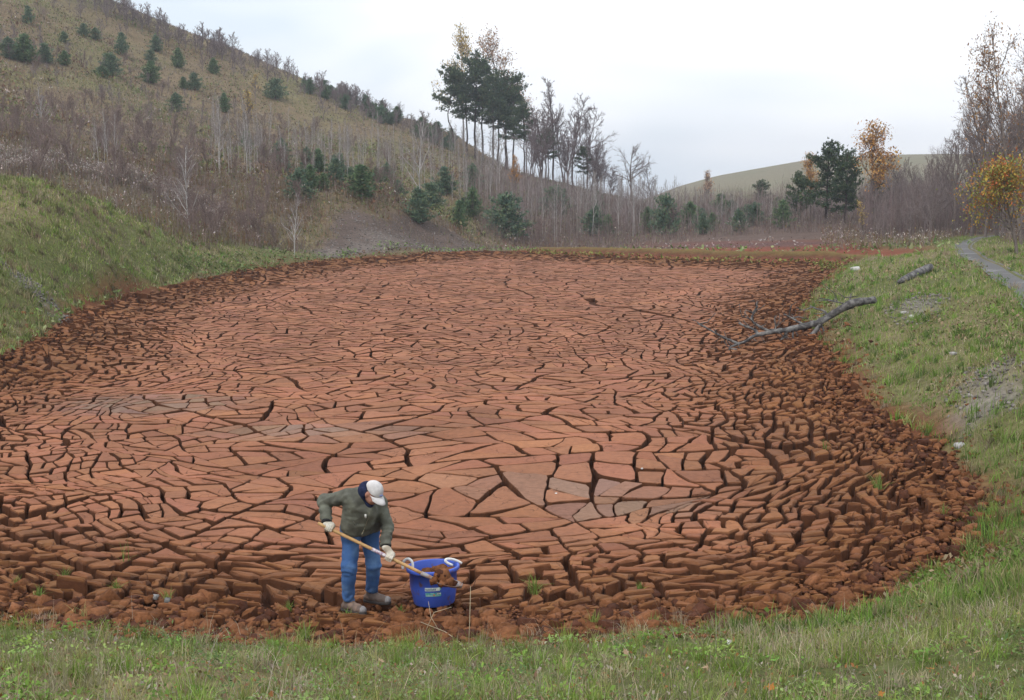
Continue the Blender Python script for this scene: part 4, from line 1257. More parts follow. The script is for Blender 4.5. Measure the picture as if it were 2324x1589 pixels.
def tall_pine(seed, H, c0, W, pal, crook=False, r0=0.2):
    """bare pole with an irregular crown from c0*H upward"""
    g = TreeGen(seed); r = g.r
    if crook:
        path = [(0, 0, -0.2), (0.0, 0, H * 0.15), (-0.1, 0, H * 0.25), (-0.75, 0.1, H * 0.36), (-0.85, 0.1, H * 0.45), (-0.45, 0, H * 0.56), (-0.35, 0, H * 0.75), (-0.3, 0, H)]
    else:
        a, b = r.normal(0, 0.3), r.normal(0, 0.3)
        path = [(a * (t ** 2) + r.normal(0, 0.06), b * t * t + r.normal(0, 0.06), -0.2 + (H + 0.2) * t) for t in np.linspace(0, 1, 9)]
    path = np.array(path, float)
    rad = np.linspace(r0, 0.04, len(path))
    for i in range(len(path) - 1):
        g.big.append((*path[i], *path[i + 1], rad[i], rad[i + 1]))
    P_, D_, L_ = [], [], []
    zz = path[:, 2]
    def at(z): return np.array([np.interp(z, zz, path[:, 0]), np.interp(z, zz, path[:, 1]), z])
    nb = int(48 + 7.0 * W)
    for b in range(nb):
        f = r.uniform(0, 1) ** 0.9
        z = H * (c0 + (0.98 - c0) * f)
        env = math.sin(min(1.0, 0.22 + 0.95 * (1 - f)) * math.pi / 2) * (0.55 + 0.45 * min(1, (f + 0.05) / 0.25))
        L = W / 2 * env * r.uniform(0.4, 1.3)
        a = r.uniform(0, math.tau)
        if math.sin(a * 2 + f * 7 + seed) > 0.75: continue
        e = r.normal(0.0 + 0.55 * f, 0.14)
        d = np.array([math.cos(a) * math.cos(e), math.sin(a) * math.cos(e), math.sin(e)])
        p0 = at(z)
        p1 = p0 + d * L + np.array([0, 0, 0.12 * L])
        g.small.append((*p0, *p1, 0.05, 0.015))
        m = max(4, int(L / 0.22))
        for t in np.linspace(0.45, 1.0, m):
            for q_ in range(3):
                P_.append(p0 + (p1 - p0) * t + r.normal(0, 1, 3) * np.array([0.36, 0.36, 0.17]) * (0.5 + 0.6 * t))
                D_.append(d * 0.7 + np.array([0, 0, 0.45]) + r.normal(0, 0.35, 3)); L_.append(0.42)
    for b in range(5):                      # dead snags below the crown
        z = H * r.uniform(c0 * 0.45, c0); a = r.uniform(0, 6.28); p0 = at(z)
        g.small.append((*p0, *(p0 + np.array([math.cos(a), math.sin(a), 0.2]) * r.uniform(0.4, 1.3)), 0.03, 0.012))
    P_, D_, L_ = np.array(P_), np.array(D_), np.array(L_)
    V, T, C_ = tufts(P_, D_, L_, 7, 0.06, pick(pal, len(P_), r), r)
    V0, Q0 = seg_mesh(g.big, 6)
    tm = make_mesh('tall_pine_trunk', V0, quads=Q0, col=jit((0.065, 0.048, 0.044), len(V0), r), smooth=True, mat=M_BARK)
    V1, Q1 = seg_mesh(g.small, 3)
    cm = make_mesh('tall_pine_crown', np.vstack([V, V1]), tris=T, quads=Q1 + len(V), col=np.vstack([C_, np.tile([[0.11, 0.08, 0.065]], (len(V1), 1))]), mat=M_NEEDLE)
    return tm, cm
def plant(name, data, H0, loc, H, label, cat, group=None, wscale=1.0, rz=None):
    s = H / H0
    o = empty(name, loc, random.uniform(0, 6.28) if rz is None else rz, (s * wscale, s * wscale, s))
    link('trunk', data[0], o); link('crown', data[1], o)
    tag(o, label, cat, group)
    return o
def base_at(u, Y):
    x = (u - 1162.0) / FPX * Y * 1.0
    for _ in range(3):
        z = float(ground_z(np.array([x]), np.array([Y]))[0])
        dep = Y * CP - (z - CAM_H) * SP
        x = (u - 1162.0) / FPX * dep
    return np.array([x, Y, z])
def h_to(u, vtop, Y, b):
    return P(u, vtop, Y)[2] - b[2]

PN = [(0.12, 0.20, 0.10), (0.16, 0.24, 0.12), (0.095, 0.165, 0.095), (0.21, 0.27, 0.13)]
PN2 = [(0.13, 0.205, 0.14), (0.175, 0.25, 0.16), (0.10, 0.17, 0.12), (0.20, 0.25, 0.14)]
YP = [young_pine(300 + i, 3.0, w, PN if i % 2 else PN2) for i, w in enumerate((2.0, 2.5, 2.9, 2.2, 2.6))]
def pine(u, vb, h, label, Y, group, w=None, var=0):
    """young pine seen with its foot near (u, vb), h pixels tall"""
    b = base_at(u, Y)
    H = h / FPX * Y * 1.02
    var = var % 5
    ww = (2.0, 2.5, 2.9, 2.2, 2.6)[var]
    ws = 1.0 if w is None else (w / FPX * Y) / (ww * H / 3.0)
    return plant('young_pine', YP[var], 3.0, tuple(b), H, label, 'pine tree', group, float(np.clip(ws * 1.22, 0.7, 2.2)))
# depth of a hillside spot from its picture row
def depth_at(u, v, y0=80, y1=260):
    ys = np.linspace(y0, y1, 700)
    a = (u - 1162.0) / FPX
    x = a * ys
    z = ground_z(x, ys)
    _, vv, _ = proj(np.stack([x, ys, z], -1))
    k = np.nonzero(vv <= v)[0]
    return float(ys[k[0]]) if len(k) else float(ys[np.argmin(vv)])
hp = [(20, 122, 46, 40, 'leftmost young pine on the hillside, at the picture edge'), (57, 132, 60, 58, 'wide dark young pine, biggest of the hillside trio at far left'),
      (103, 135, 42, 42, 'round young pine right of the biggest hillside pine at far left'), (147, 140, 32, 28, 'tiny young pine alone right of the far left trio'),
      (190, 72, 28, 28, 'small pine high on the hillside near the ridge, left of a pair'), (217, 78, 26, 26, 'small pine high on the hillside, right of a pair'),
      (232, 165, 24, 34, 'low pine bush at the left foot of the pointed hillside pine'), (252, 164, 50, 44, 'pointed young pine standing alone on the open hillside'),
      (343, 184, 48, 42, 'round young pine on open grass in the middle of the hillside'), (277, 116, 48, 36, 'dull green pine in front of the ridge brush'),
      (354, 108, 36, 32, 'small pine just below the ridge brush'), (405, 148, 42, 32, 'slim pine below the ridge right of the round pine'), (342, 132, 26, 24, 'very small pine below the ridge'),
      (416, 198, 26, 24, 'small pale pine, left of a close pair on the slope'), (441, 202, 38, 34, 'dark small pine, right of a close pair on the slope'),
      (400, 250, 42, 36, 'dark pine low on the slope under the close pair'), (485, 165, 34, 30, 'faint pine among bare trees under the ridge'),
      (625, 222, 44, 44, 'wide dull pine among bare trees near an orange tree'), (510, 252, 42, 26, 'narrow dark pine behind pale aspen trunks'),
      (65, 42, 38, 30, 'dark pine near the top left corner of the picture'), (145, 85, 24, 26, 'small pine high at upper left on open grass')]
for i, (u, vb, h, w, lab) in enumerate(hp):
    pine(u, vb, h, lab, depth_at(u, vb), 'young pines on the hillside', w, i)
mp = [(680, 430, 70, 62, 100, 'bushy pine at the foot of the slope above the brush'), (818, 445, 72, 78, 104, 'broad bushy pine above the scree bank'),
      (905, 445, 46, 40, 112, 'small pine between two bushy pines above the scree'), (950, 482, 78, 60, 106, 'dark rounded pine at the edge of the scree bank'),
      (1072, 455, 66, 52, 125, 'blue green pine right of the scree bank'), (1150, 532, 100, 96, 122, 'big bushy pine at the far end of the pond'),
      (1042, 520, 60, 44, 115, 'slender green pine just above the far shore'), (1010, 470, 60, 50, 130, 'soft green pine behind the scree bank'),
      (1345, 530, 58, 52, 128, 'pine in front of grey saplings beyond the far shore'), (1380, 530, 45, 34, 128, 'smaller pine touching its neighbour beyond the far shore'),
      (1510, 534, 88, 58, 124, 'tallest young pine beyond the far shore'), (1470, 528, 58, 36, 130, 'thin pine left of the tallest young pine'),
      (1595, 534, 46, 34, 122, 'little pine in the flat beyond the shore, left of two'), (1675, 530, 52, 36, 122, 'little pine in the flat beyond the shore, right of two'),
      (1775, 530, 62, 40, 124, 'feathery pine left of the big dark conifers'), (760, 400, 40, 34, 125, 'small pine among grey aspen stems mid slope'), (560, 330, 40, 30, 130, 'faded pine behind the yellow aspens')]
for i, (u, vb, h, w, Y, lab) in enumerate(mp):
    pine(u, vb, h, lab, Y, 'young pines below the slope', w, i + 2)
rq = np.random.RandomState(71)
for i in range(16):
    u = rq.uniform(600, 1125); vb = np.interp(u, [600, 850, 1125], [400, 430, 470]) + rq.uniform(-45, 25)
    pine(u, vb, rq.uniform(28, 62), 'soft green half grown pine mixed into the aspen saplings on the slope', depth_at(u, vb, 90), 'half grown pines among the aspens', None, i)
for i in range(14):
    u = rq.uniform(1190, 1800); pine(u, 530, rq.uniform(30, 70), 'small soft green pine inside the sapling thicket beyond the far shore', rq.uniform(128, 150), 'small pines in the far thicket', None, i)
# ridge pines: many alike
rr_ = np.random.RandomState(8)
for i in range(60):
    u = rr_.uniform(680, 1030); t = (u - 690) / 340
    vr = np.interp(u, [560, 850, 1000, 1080], [130, 246, 302, 345])
    vb = vr + rr_.uniform(2, 30)
    pine(u, vb, rr_.uniform(16, 34), 'one of many small dark pines crowding the right part of the ridge', min(depth_at(u, vb), 232), 'small pines along the ridge', None, i)

# tall pines of the clump on the shoulder of the hill
PD = [(0.06, 0.10, 0.055), (0.085, 0.13, 0.065), (0.05, 0.085, 0.05), (0.11, 0.14, 0.06)]
TPc = [tall_pine(400 + i, 15.0, c0, W, PD, False) for i, (c0, W) in enumerate(((0.40, 6.2), (0.46, 4.8), (0.54, 4.2), (0.40, 7.0), (0.46, 5.6)))]
TPx = tall_pine(450, 13.0, 0.45, 5.6, PD, True, 0.15)
for i, (u, vt, Y, lab, var) in enumerate([(1078, 118, 208, 'tallest pine of the clump with a pointed dark crown', 3), (1060, 165, 206, 'tall pine left of the tallest with a straight bare trunk', 1),
                                         (1096, 150, 210, 'tall pine just right of the tallest one in the clump', 0), (1118, 175, 205, 'tall slim trunk pine in the middle of the clump', 2),
                                         (1148, 160, 206, 'broad crowned pine in the right half of the clump', 3), (1165, 205, 204, 'lower pine leaning on the broad crowned one', 0),
                                         (1190, 235, 200, 'dark low pine on the right side of the clump', 4), (1132, 190, 212, 'pine trunk hidden among the clump centre', 2)]):
    b = base_at(u, Y)
    plant('tall_pine', TPc[var], 15.0, tuple(b), h_to(u, vt, Y, b), lab, 'pine tree', 'tall pines on the shoulder of the hill')
b = base_at(1029, 206)
plant('tall_pine', TPx, 13.0, tuple(b), h_to(1015, 152, 206, b), 'leftmost tall pine of the clump with a crooked bent trunk', 'pine tree', 'tall pines on the shoulder of the hill', 1.0, 0.0)

# bare hardwoods
BT = [bare_tree(500 + i, 12.0, 0.15, n1, 7, 6, l1, st, an, 0.030, trop=0.07, wob=0.07) for i, (n1, l1, st, an) in enumerate(((20, 0.36, 0.25, 0.75), (22, 0.30, 0.3, 0.6), (18, 0.44, 0.2, 0.85), (22, 0.26, 0.22, 0.55)))]
BTd = [tree_data('bare_tree', i, g, (0.13, 0.10, 0.098), (0.185, 0.145, 0.145)) for i, g in enumerate(BT)]
OAKg = bare_tree(520, 9.0, 0.2, 16, 7, 5, 0.62, 0.22, 0.95, 0.028, trop=0.03, wob=0.08)
OAK = tree_data('oak', 9, OAKg, (0.14, 0.115, 0.105), (0.19, 0.15, 0.145))
for u, vt, Y, lab, var, ws in [(1255, 178, 195, 'tallest bare tree right of the pine clump', 1, 0.9), (1300, 215, 192, 'spreading bare tree two right of the pine clump', 0, 1.0), (1333, 240, 190, 'rounded bare tree at the right end of the tall group', 2, 0.9),
                              (1228, 240, 198, 'thin bare tree between the pines and the bare group', 3, 0.9), (1278, 250, 200, 'bare tree hidden in the middle of the bare group', 3, 1.0), (1210, 280, 192, 'low bare tree under the clump edge', 0, 0.9),
                              (1352, 330, 185, 'low bare tree trailing the tall group on the right', 2, 1.0), (1385, 375, 180, 'short grey bare tree left of the spreading oak', 0, 1.2), (1480, 375, 185, 'short grey bare tree right of the spreading oak', 2, 1.2)]:
    b = base_at(u, Y)
    plant('bare_tree', BTd[var], 12.0, tuple(b), h_to(u, vt, Y, b), lab, 'tree', 'bare trees behind the far shore', ws)
for i in range(16):
    u = random.uniform(1195, 1390); Y = random.uniform(178, 205); b = base_at(u, Y)
    vt = np.interp(u, [1195, 1255, 1330, 1390], [270, 225, 270, 370]) + random.uniform(0, 60)
    plant('bare_tree', BTd[i % 4], 12.0, tuple(b), h_to(u, vt, Y, b), 'leafless tree within the dense bare group right of the pine clump', 'tree', 'trees of the dense bare group', random.uniform(0.8, 1.1))
b = base_at(1432, 190)
plant('oak_tree', OAK, 9.0, tuple(b), h_to(1432, 332, 190, b), 'leafless oak with a wide fan crown against the sky', 'tree')
# a pair of scraggly pines standing inside the bare group
for u, vt, Y, lab in [(1245, 295, 190, 'ragged small pine in front of the bare group'), (1325, 335, 186, 'dark ragged pine at the right foot of the bare group')]:
    b = base_at(u, Y); plant('tall_pine', TPc[4], 15.0, tuple(b), h_to(u, vt, Y, b), lab, 'pine tree', 'ragged pines in the bare group')

# autumn trees still carrying leaves
def leafy(seed, H, pal, n, size, lo, hi, l1=0.34, start=0.25, spread=0.2):
    g = bare_tree(seed, H, 0.12, 18, 5, 4, l1, start, 0.65, 0.024, trop=0.08)
    return tree_data('autumn_tree', seed, g, (0.17, 0.14, 0.125), (0.20, 0.155, 0.14), (n, size, pal, spread, lo, hi))
YEL = [(0.46, 0.32, 0.06), (0.40, 0.30, 0.10), (0.50, 0.36, 0.14)]
ORG = [(0.48, 0.22, 0.04), (0.42, 0.20, 0.06), (0.50, 0.28, 0.08)]
PNK = [(0.42, 0.25, 0.15), (0.36, 0.22, 0.15), (0.44, 0.30, 0.18)]
L_yel = leafy(601, 14, YEL, 2600, 0.105, 1.0, 0.5, spread=0.35); L_pnk = leafy(602, 14, PNK, 2600, 0.095, 0.6, 1.0, spread=0.35); L_org = leafy(603, 10, ORG, 2200, 0.09, 1.0, 0.6); L_yel2 = leafy(604, 7, YEL, 420, 0.085, 1, 1, 0.26)
b = base_at(1052, 218); plant('autumn_tree', L_yel, 14, tuple(b), h_to(1052, 62, 218, b), 'tall yellow leaved tree rising behind the pine clump', 'tree', 'autumn trees', 0.85)
b = base_at(1152, 218); plant('autumn_tree', L_pnk, 14, tuple(b), h_to(1152, 82, 218, b), 'tall tree with sparse pinkish brown leaves behind the pine clump', 'tree', 'autumn trees', 1.0)
b = base_at(1195, 212); plant('autumn_tree', L_pnk, 14, tuple(b), h_to(1195, 190, 212, b), 'shorter pinkish brown tree at the right of the pine clump', 'tree', 'autumn trees', 0.9)
b = base_at(1168, 150); plant('autumn_tree', L_org, 10, tuple(b), h_to(1168, 355, 150, b), 'small bright orange tree below the pine clump', 'tree', 'autumn trees', 0.8)
for u, vt, Y, lab, dat, h0, ws in [(562, 205, 150, 'slim tree with yellow leaves among pale trunks on the slope', L_yel2, 7, 1.0), (580, 165, 185, 'orange tinted small tree under the ridge', L_yel2, 7, 1.2), (430, 325, 118, 'small tree with a few yellow leaves above the brush', L_yel2, 7, 1.1),
                              (270, 300, 112, 'yellow leaved sapling by the multi stem aspens at left', L_yel2, 7, 1.0), (820, 320, 150, 'pale yellow sapling on the middle of the slope', L_yel2, 7, 1.0), (705, 285, 165, 'thin sapling with yellow leaves mid slope', L_yel2, 7, 0.9)]:
    b = base_at(u, Y); plant('autumn_tree', dat, h0, tuple(b), h_to(u, vt, Y, b), lab, 'tree', 'yellow saplings on the slope', ws)

# pale aspens and birches
BIR = [tree_data('birch', i, bare_tree(700 + i, 8.0, 0.055, 15, 5, 4, 0.26, 0.30, 0.5, 0.015, trop=0.10, wob=0.03), (0.40, 0.375, 0.36), (0.24, 0.20, 0.185)) for i in range(5)]
BIW = tree_data('white_birch', 9, bare_tree(720, 8.0, 0.075, 18, 6, 4, 0.34, 0.15, 0.6, 0.02, trop=0.10, wob=0.03), (0.42, 0.40, 0.385), (0.27, 0.23, 0.22))
for u, vt, vb, lab in [(953, 255, 460, 'white birch with rising limbs above the dark rounded pine'), (100, 195, 310, 'grey birch at far left with a flat twiggy top'), (1135, 300, 440, 'pale birch in front of the pine clump')]:
    Y = depth_at(u, vb, 70); b = base_at(u, Y)
    plant('birch_tree', BIW, 8.0, tuple(b), h_to(u, vt, Y, b), lab, 'birch tree', None)
for u, vt, vb, Y, lab in [(430, 330, 540, 78, 'bare spreading tree with pale trunk standing in the brush'), (668, 440, 585, 86, 'thin white birch at the edge of the scree'), (186, 420, 470, 74, 'short pale stem behind the grass mound')]:
    b = base_at(u, Y)
    plant('birch_tree', BIW, 8.0, tuple(b), h_to(u, vt, Y, b), lab, 'birch tree', None, 1.1)
asp = [(57, 310, 375), (163, 300, 370), (224, 260, 380), (215, 290, 385), (237, 275, 380), (247, 250, 385), (262, 255, 390), (500, 215, 400), (497, 240, 395), (520, 300, 405), (525, 250, 400), (560, 210, 405), (568, 240, 402), (602, 280, 390), (640, 290, 380),
       (695, 270, 385), (702, 300, 388), (730, 300, 380), (775, 280, 370), (790, 300, 390), (860, 300, 395), (885, 310, 400), (912, 330, 430)]
for u, vt, vb in asp:
    Y = depth_at(u, vb, 70); b = base_at(u, Y)
    plant('aspen_tree', BIR[(u * 7 + vt) % 5], 8.0, tuple(b), h_to(u, vt, Y, b), 'slender pale trunked aspen standing on the lower left slope', 'aspen tree', 'pale aspens on the slope', 0.9)
r4 = np.random.RandomState(44)
for i in range(150):                        # thin grey stems between u 600 and 1130
    u = r4.uniform(470, 1130); vb = np.interp(u, [470, 590, 850, 1130], [360, 375, 405, 430]) + r4.uniform(-60, 40)
    Y = depth_at(u, vb, 90); b = base_at(u, Y)
    plant('aspen_sapling', BIR[i % 5], 8.0, tuple(b), r4.uniform(60, 105) / FPX * Y, 'thin grey aspen sapling crowded on the slope above the scree', 'sapling', 'grey aspen saplings on the slope', 0.8)
for i in range(170):                        # thicket beyond the far shore
    u = r4.uniform(1130, 1830); Y = r4.uniform(122, 172); b = base_at(u, Y)
    vt = np.interp(u, [1130, 1300, 1500, 1600, 1830], [420, 395, 405, 440, 440]) + r4.uniform(-12, 45)
    plant('aspen_sapling', BIR[i % 5], 8.0, tuple(b), max(1.5, h_to(u, vt, Y, b)), 'thin grey sapling in the thicket beyond the far shore', 'sapling', 'saplings beyond the far shore', 0.8)
# ridge: bare small trees along the skyline
RB = [tree_data('ridge_tree', i, bare_tree(740 + i, 6.0, 0.10, 15, 6, 5, 0.46, 0.12, 0.7, 0.034, trop=0.06), (0.17, 0.135, 0.135), (0.23, 0.185, 0.185)) for i in range(4)]
for i in range(190):
    u = r4.uniform(120, 1010)
    vr = np.interp(u, [0, 240, 400, 560, 850, 1000], [-95, 0, 72, 130, 246, 302])
    vb = vr + abs(r4.normal(0, 22)) + 3
    if vb < -20: continue
    Y = min(depth_at(u, vb), 232.0); b = base_at(u, Y)
    plant('ridge_tree', RB[i % 4], 6.0, tuple(b), r4.uniform(24, 58) / FPX * Y * np.interp(u, [120, 700, 1000], [1.0, 1.0, 0.7]), 'small leafless tree among many along the hill ridge', 'tree', 'leafless trees along the ridge')
for i in range(75):                         # scattered on the open slope
    u = r4.uniform(-20, 640); vb = np.interp(u, [0, 640], [40, 300]) + r4.uniform(0, 110)
    Y = depth_at(u, vb); b = base_at(u, Y)
    plant('ridge_tree', RB[i % 4], 6.0, tuple(b), r4.uniform(18, 42) / FPX * Y, 'thin leafless tree scattered on the open hillside', 'tree', 'leafless trees on the open slope', 0.8)
# bare shrubs in the brush
SHg = [bare_tree(760 + i, 2.2, 0.03, 16, 4, 3, 0.75, 0.03, 0.5, 0.012, trop=0.08) for i in range(4)]
SH = [tree_data('shrub', i, g, (0.19, 0.14, 0.125), (0.225, 0.165, 0.15)) for i, g in enumerate(SHg)]
for i in range(95):
    Y = r4.uniform(74, 118); u = r4.uniform(-10, 700); b = base_at(u, Y)
    _, v_, _ = proj(np.array(b))
    if float(pdist(b[0], b[1])) > -3.5 or (b[1] < 84 and u < 330) or float(erode_w(np.array([b[0]]), np.array([b[1]]))[0]) > 0.1: continue
    plant('bare_shrub', SH[i % 4], 2.2, tuple(b), r4.uniform(1.6, 3.2), 'leafless twiggy shrub in the brown brush below the hill', 'shrub', 'leafless shrubs in the brush')

for i in range(70):
    Y = r4.uniform(100, 180); u = r4.uniform(-10, 900); b = base_at(u, Y)
    if float(erode_w(np.array([b[0]]), np.array([b[1]]))[0]) > 0.1 or float(pdist(b[0], b[1])) > -6: continue
    plant('bare_shrub', SH[i % 4], 2.2, tuple(b), r4.uniform(1.2, 2.6), 'leafless shrub dotted over the upper grassy slope', 'shrub', 'shrubs on the upper slope', 1.2)
# ---- right side woods
b = base_at(1876, 128); CONE = tall_pine(470, 10.0, 0.16, 6.6, PD)
plant('conifer_tree', CONE, 10.0, tuple(b), h_to(1876, 332, 128, b), 'biggest dark green conifer beyond the right end of the pond', 'conifer', 'dark conifers at right', 1.05)
b = base_at(1918, 126); plant('conifer_tree', CONE, 10.0, tuple(b), h_to(1918, 348, 126, b), 'second dark conifer leaning right beside the biggest one', 'conifer', 'dark conifers at right', 0.75, 2.0)
b = base_at(1815, 132); plant('conifer_tree', CONE, 10.0, tuple(b), h_to(1815, 395, 132, b), 'lower grey green conifer at the left of the dark pair', 'conifer', 'dark conifers at right', 0.8, 4.0)
b = base_at(1985, 122); plant('conifer_tree', CONE, 10.0, tuple(b), h_to(1985, 400, 122, b), 'small dark conifer under the orange tree', 'conifer', 'dark conifers at right', 0.7, 1.0)
b = base_at(1728, 165); plant('conifer_tree', CONE, 10.0, tuple(b), h_to(1728, 412, 165, b), 'round dull green tree in front of the far bare hill', 'tree', None, 1.1, 3.0)
L_or2 = leafy(611, 10, [(0.50, 0.24, 0.05), (0.46, 0.25, 0.10), (0.42, 0.26, 0.16), (0.52, 0.30, 0.07)], 3200, 0.095, 1.0, 0.55, 0.36, 0.3, 0.35)
b = base_at(1968, 120); plant('autumn_tree', L_or2, 10, tuple(b), h_to(1980, 292, 120, b), 'orange leaved tree standing alone right of the dark conifers', 'tree', 'autumn trees at right', 1.2)
b = base_at(1840, 134); plant('autumn_tree', L_or2, 10, tuple(b), h_to(1835, 355, 134, b), 'rusty tree half hidden behind the dark conifers', 'tree', 'autumn trees at right', 0.8)
b = base_at(1598, 230); plant('autumn_tree', leafy(612, 8, PNK, 1000, 0.10, 1, 1), 8, tuple(b), h_to(1598, 388, 230, b), 'pinkish brown tree in front of the far hill', 'tree', 'autumn trees at right', 1.0)
b = base_at(1960, 96); plant('autumn_tree', L_yel2, 7, tuple(b), h_to(1960, 455, 96, b), 'pale yellow sapling under the orange tree', 'tree', 'autumn trees at right', 1.0)
BG = bare_tree(530, 14.0, 0.2, 26, 8, 8, 0.36, 0.2, 0.65, 0.017, trop=0.06)
BGd = tree_data('woodland_tree', 0, BG, (0.155, 0.125, 0.12), (0.215, 0.17, 0.165))
BG2 = tree_data('woodland_tree', 1, bare_tree(531, 14.0, 0.18, 24, 8, 8, 0.30, 0.28, 0.6, 0.017, trop=0.07, wob=0.07), (0.16, 0.13, 0.12), (0.22, 0.175, 0.165))
wood = [(2120, 300, 104, 'bare tree at the left edge of the right woods', 0), (2165, 262, 100, 'bare tree second from the left of the right woods', 1), (2205, 205, 98, 'bare tree with dark forked trunk in the right woods', 0), (2236, 190, 94, 'tall bare tree in the middle of the right woods', 1),
        (2275, 215, 90, 'bare tree with a leaning limb in the right woods', 0), (2300, 150, 92, 'tall bare tree near the right picture edge', 1), (2318, 60, 74, 'tallest tree at the right picture edge with rusty leaves', 2), (2345, 130, 66, 'rusty leaved tree cut by the right picture edge', 2),
        (2185, 270, 112, 'bare tree standing deeper in the right woods', 0), (2255, 240, 110, 'bare tree deep in the right woods behind the tall one', 1), (2140, 330, 116, 'lower bare tree behind the left edge of the right woods', 0), (2285, 270, 106, 'bare tree deep in the right woods near the picture edge', 0),
        (2315, 120, 84, 'tall twiggy tree just inside the right picture edge', 0), (2262, 165, 96, 'tall bare tree left of the rusty leaved ones', 1), (2225, 250, 104, 'bare tree hidden behind the forked trunk tree', 1),
        (2288, 45, 90, 'very tall rusty leaved tree left of the right picture edge', 2), (2322, 15, 80, 'tallest bare tree cut off by the right picture edge', 0),
        (2060, 340, 122, 'thin grey tree between the orange tree and the woods', 1), (2030, 370, 128, 'low grey tree behind the orange tree', 0), (2090, 350, 118, 'faint bare tree left of the right woods', 1)]
L_rust = leafy(613, 14, [(0.33, 0.18, 0.09), (0.40, 0.22, 0.07), (0.28, 0.17, 0.12)], 2400, 0.07, 0.6, 1.0, 0.40, 0.2, 0.35)
for u, vt, Y, lab, var in wood:
    b = base_at(u, Y); plant('woodland_tree', (BGd, BG2, L_rust)[var], 14.0, tuple(b), h_to(u, vt, Y, b), lab, 'tree', 'woods on the right', 0.9)
WS = [tree_data('understorey', i, bare_tree(780 + i, 6.0, 0.05, 16, 6, 6, 0.36, 0.1, 0.6, 0.013, trop=0.08), (0.19, 0.155, 0.15), (0.24, 0.195, 0.19)) for i in range(4)]
for i in range(80):
    Y = r4.uniform(88, 140); u = r4.uniform(1990, 2400); b = base_at(u, Y)
    if float(road_dist(np.array([b[0]]), np.array([b[1]]))[0]) < 2.5 or float(pdist(b[0], b[1])) > -6: continue
    plant('woodland_sapling', WS[i % 4], 6.0, tuple(b), r4.uniform(3.5, 6.5), 'grey understorey sapling in the woods on the right', 'sapling', 'understorey of the right woods', 0.9)
MAP = leafy(614, 6, [(0.45, 0.30, 0.05), (0.40, 0.20, 0.04), (0.22, 0.25, 0.06), (0.44, 0.13, 0.04), (0.30, 0.29, 0.06)], 6500, 0.08, 1.0, 1.0, 0.70, 0.12, 0.5)
b = base_at(2308, 62); plant('maple_tree', MAP, 6, tuple(b), h_to(2305, 385, 62, b), 'low maple with orange and green leaves at the right picture edge', 'maple tree', None, 1.05)
for i in range(26):
    Y = r4.uniform(118, 160); u = r4.uniform(1180, 1800); b = base_at(u, Y)
    if float(pdist(b[0], b[1])) > -15: continue
    plant('bare_shrub', SH[i % 4], 2.2, tuple(b), r4.uniform(1.6, 3.0), 'leafless shrub at the edge of the thicket beyond the far shore', 'shrub', 'shrubs beyond the far shore')

# ------------------------------------------------------------------ signed-distance modelling for the person and soft things
def rcone(p, a, b, ra, rb):
    a = np.asarray(a, float); b = np.asarray(b, float)
    ab = b - a
    h = np.clip(((p - a) @ ab) / (ab @ ab), 0, 1)
    return np.sqrt(((p - a - h[..., None] * ab) ** 2).sum(-1)) - (ra + (rb - ra) * h)
def ellipsoid(p, c, rad, M=None):
    q = p - np.asarray(c, float)
    if M is not None: q = q @ M                     # columns of M are the local axes
    rad = np.asarray(rad, float)
    k0 = np.sqrt(((q / rad) ** 2).sum(-1)); k1 = np.sqrt(((q / rad ** 2) ** 2).sum(-1))
    return k0 * (k0 - 1) / np.maximum(k1, 1e-6)
def smin(a, b, k):
    h = np.clip(0.5 + 0.5 * (b - a) / k, 0, 1)
    return b * (1 - h) + a * h - k * h * (1 - h)
def smax(a, b, k): return -smin(-a, -b, k)
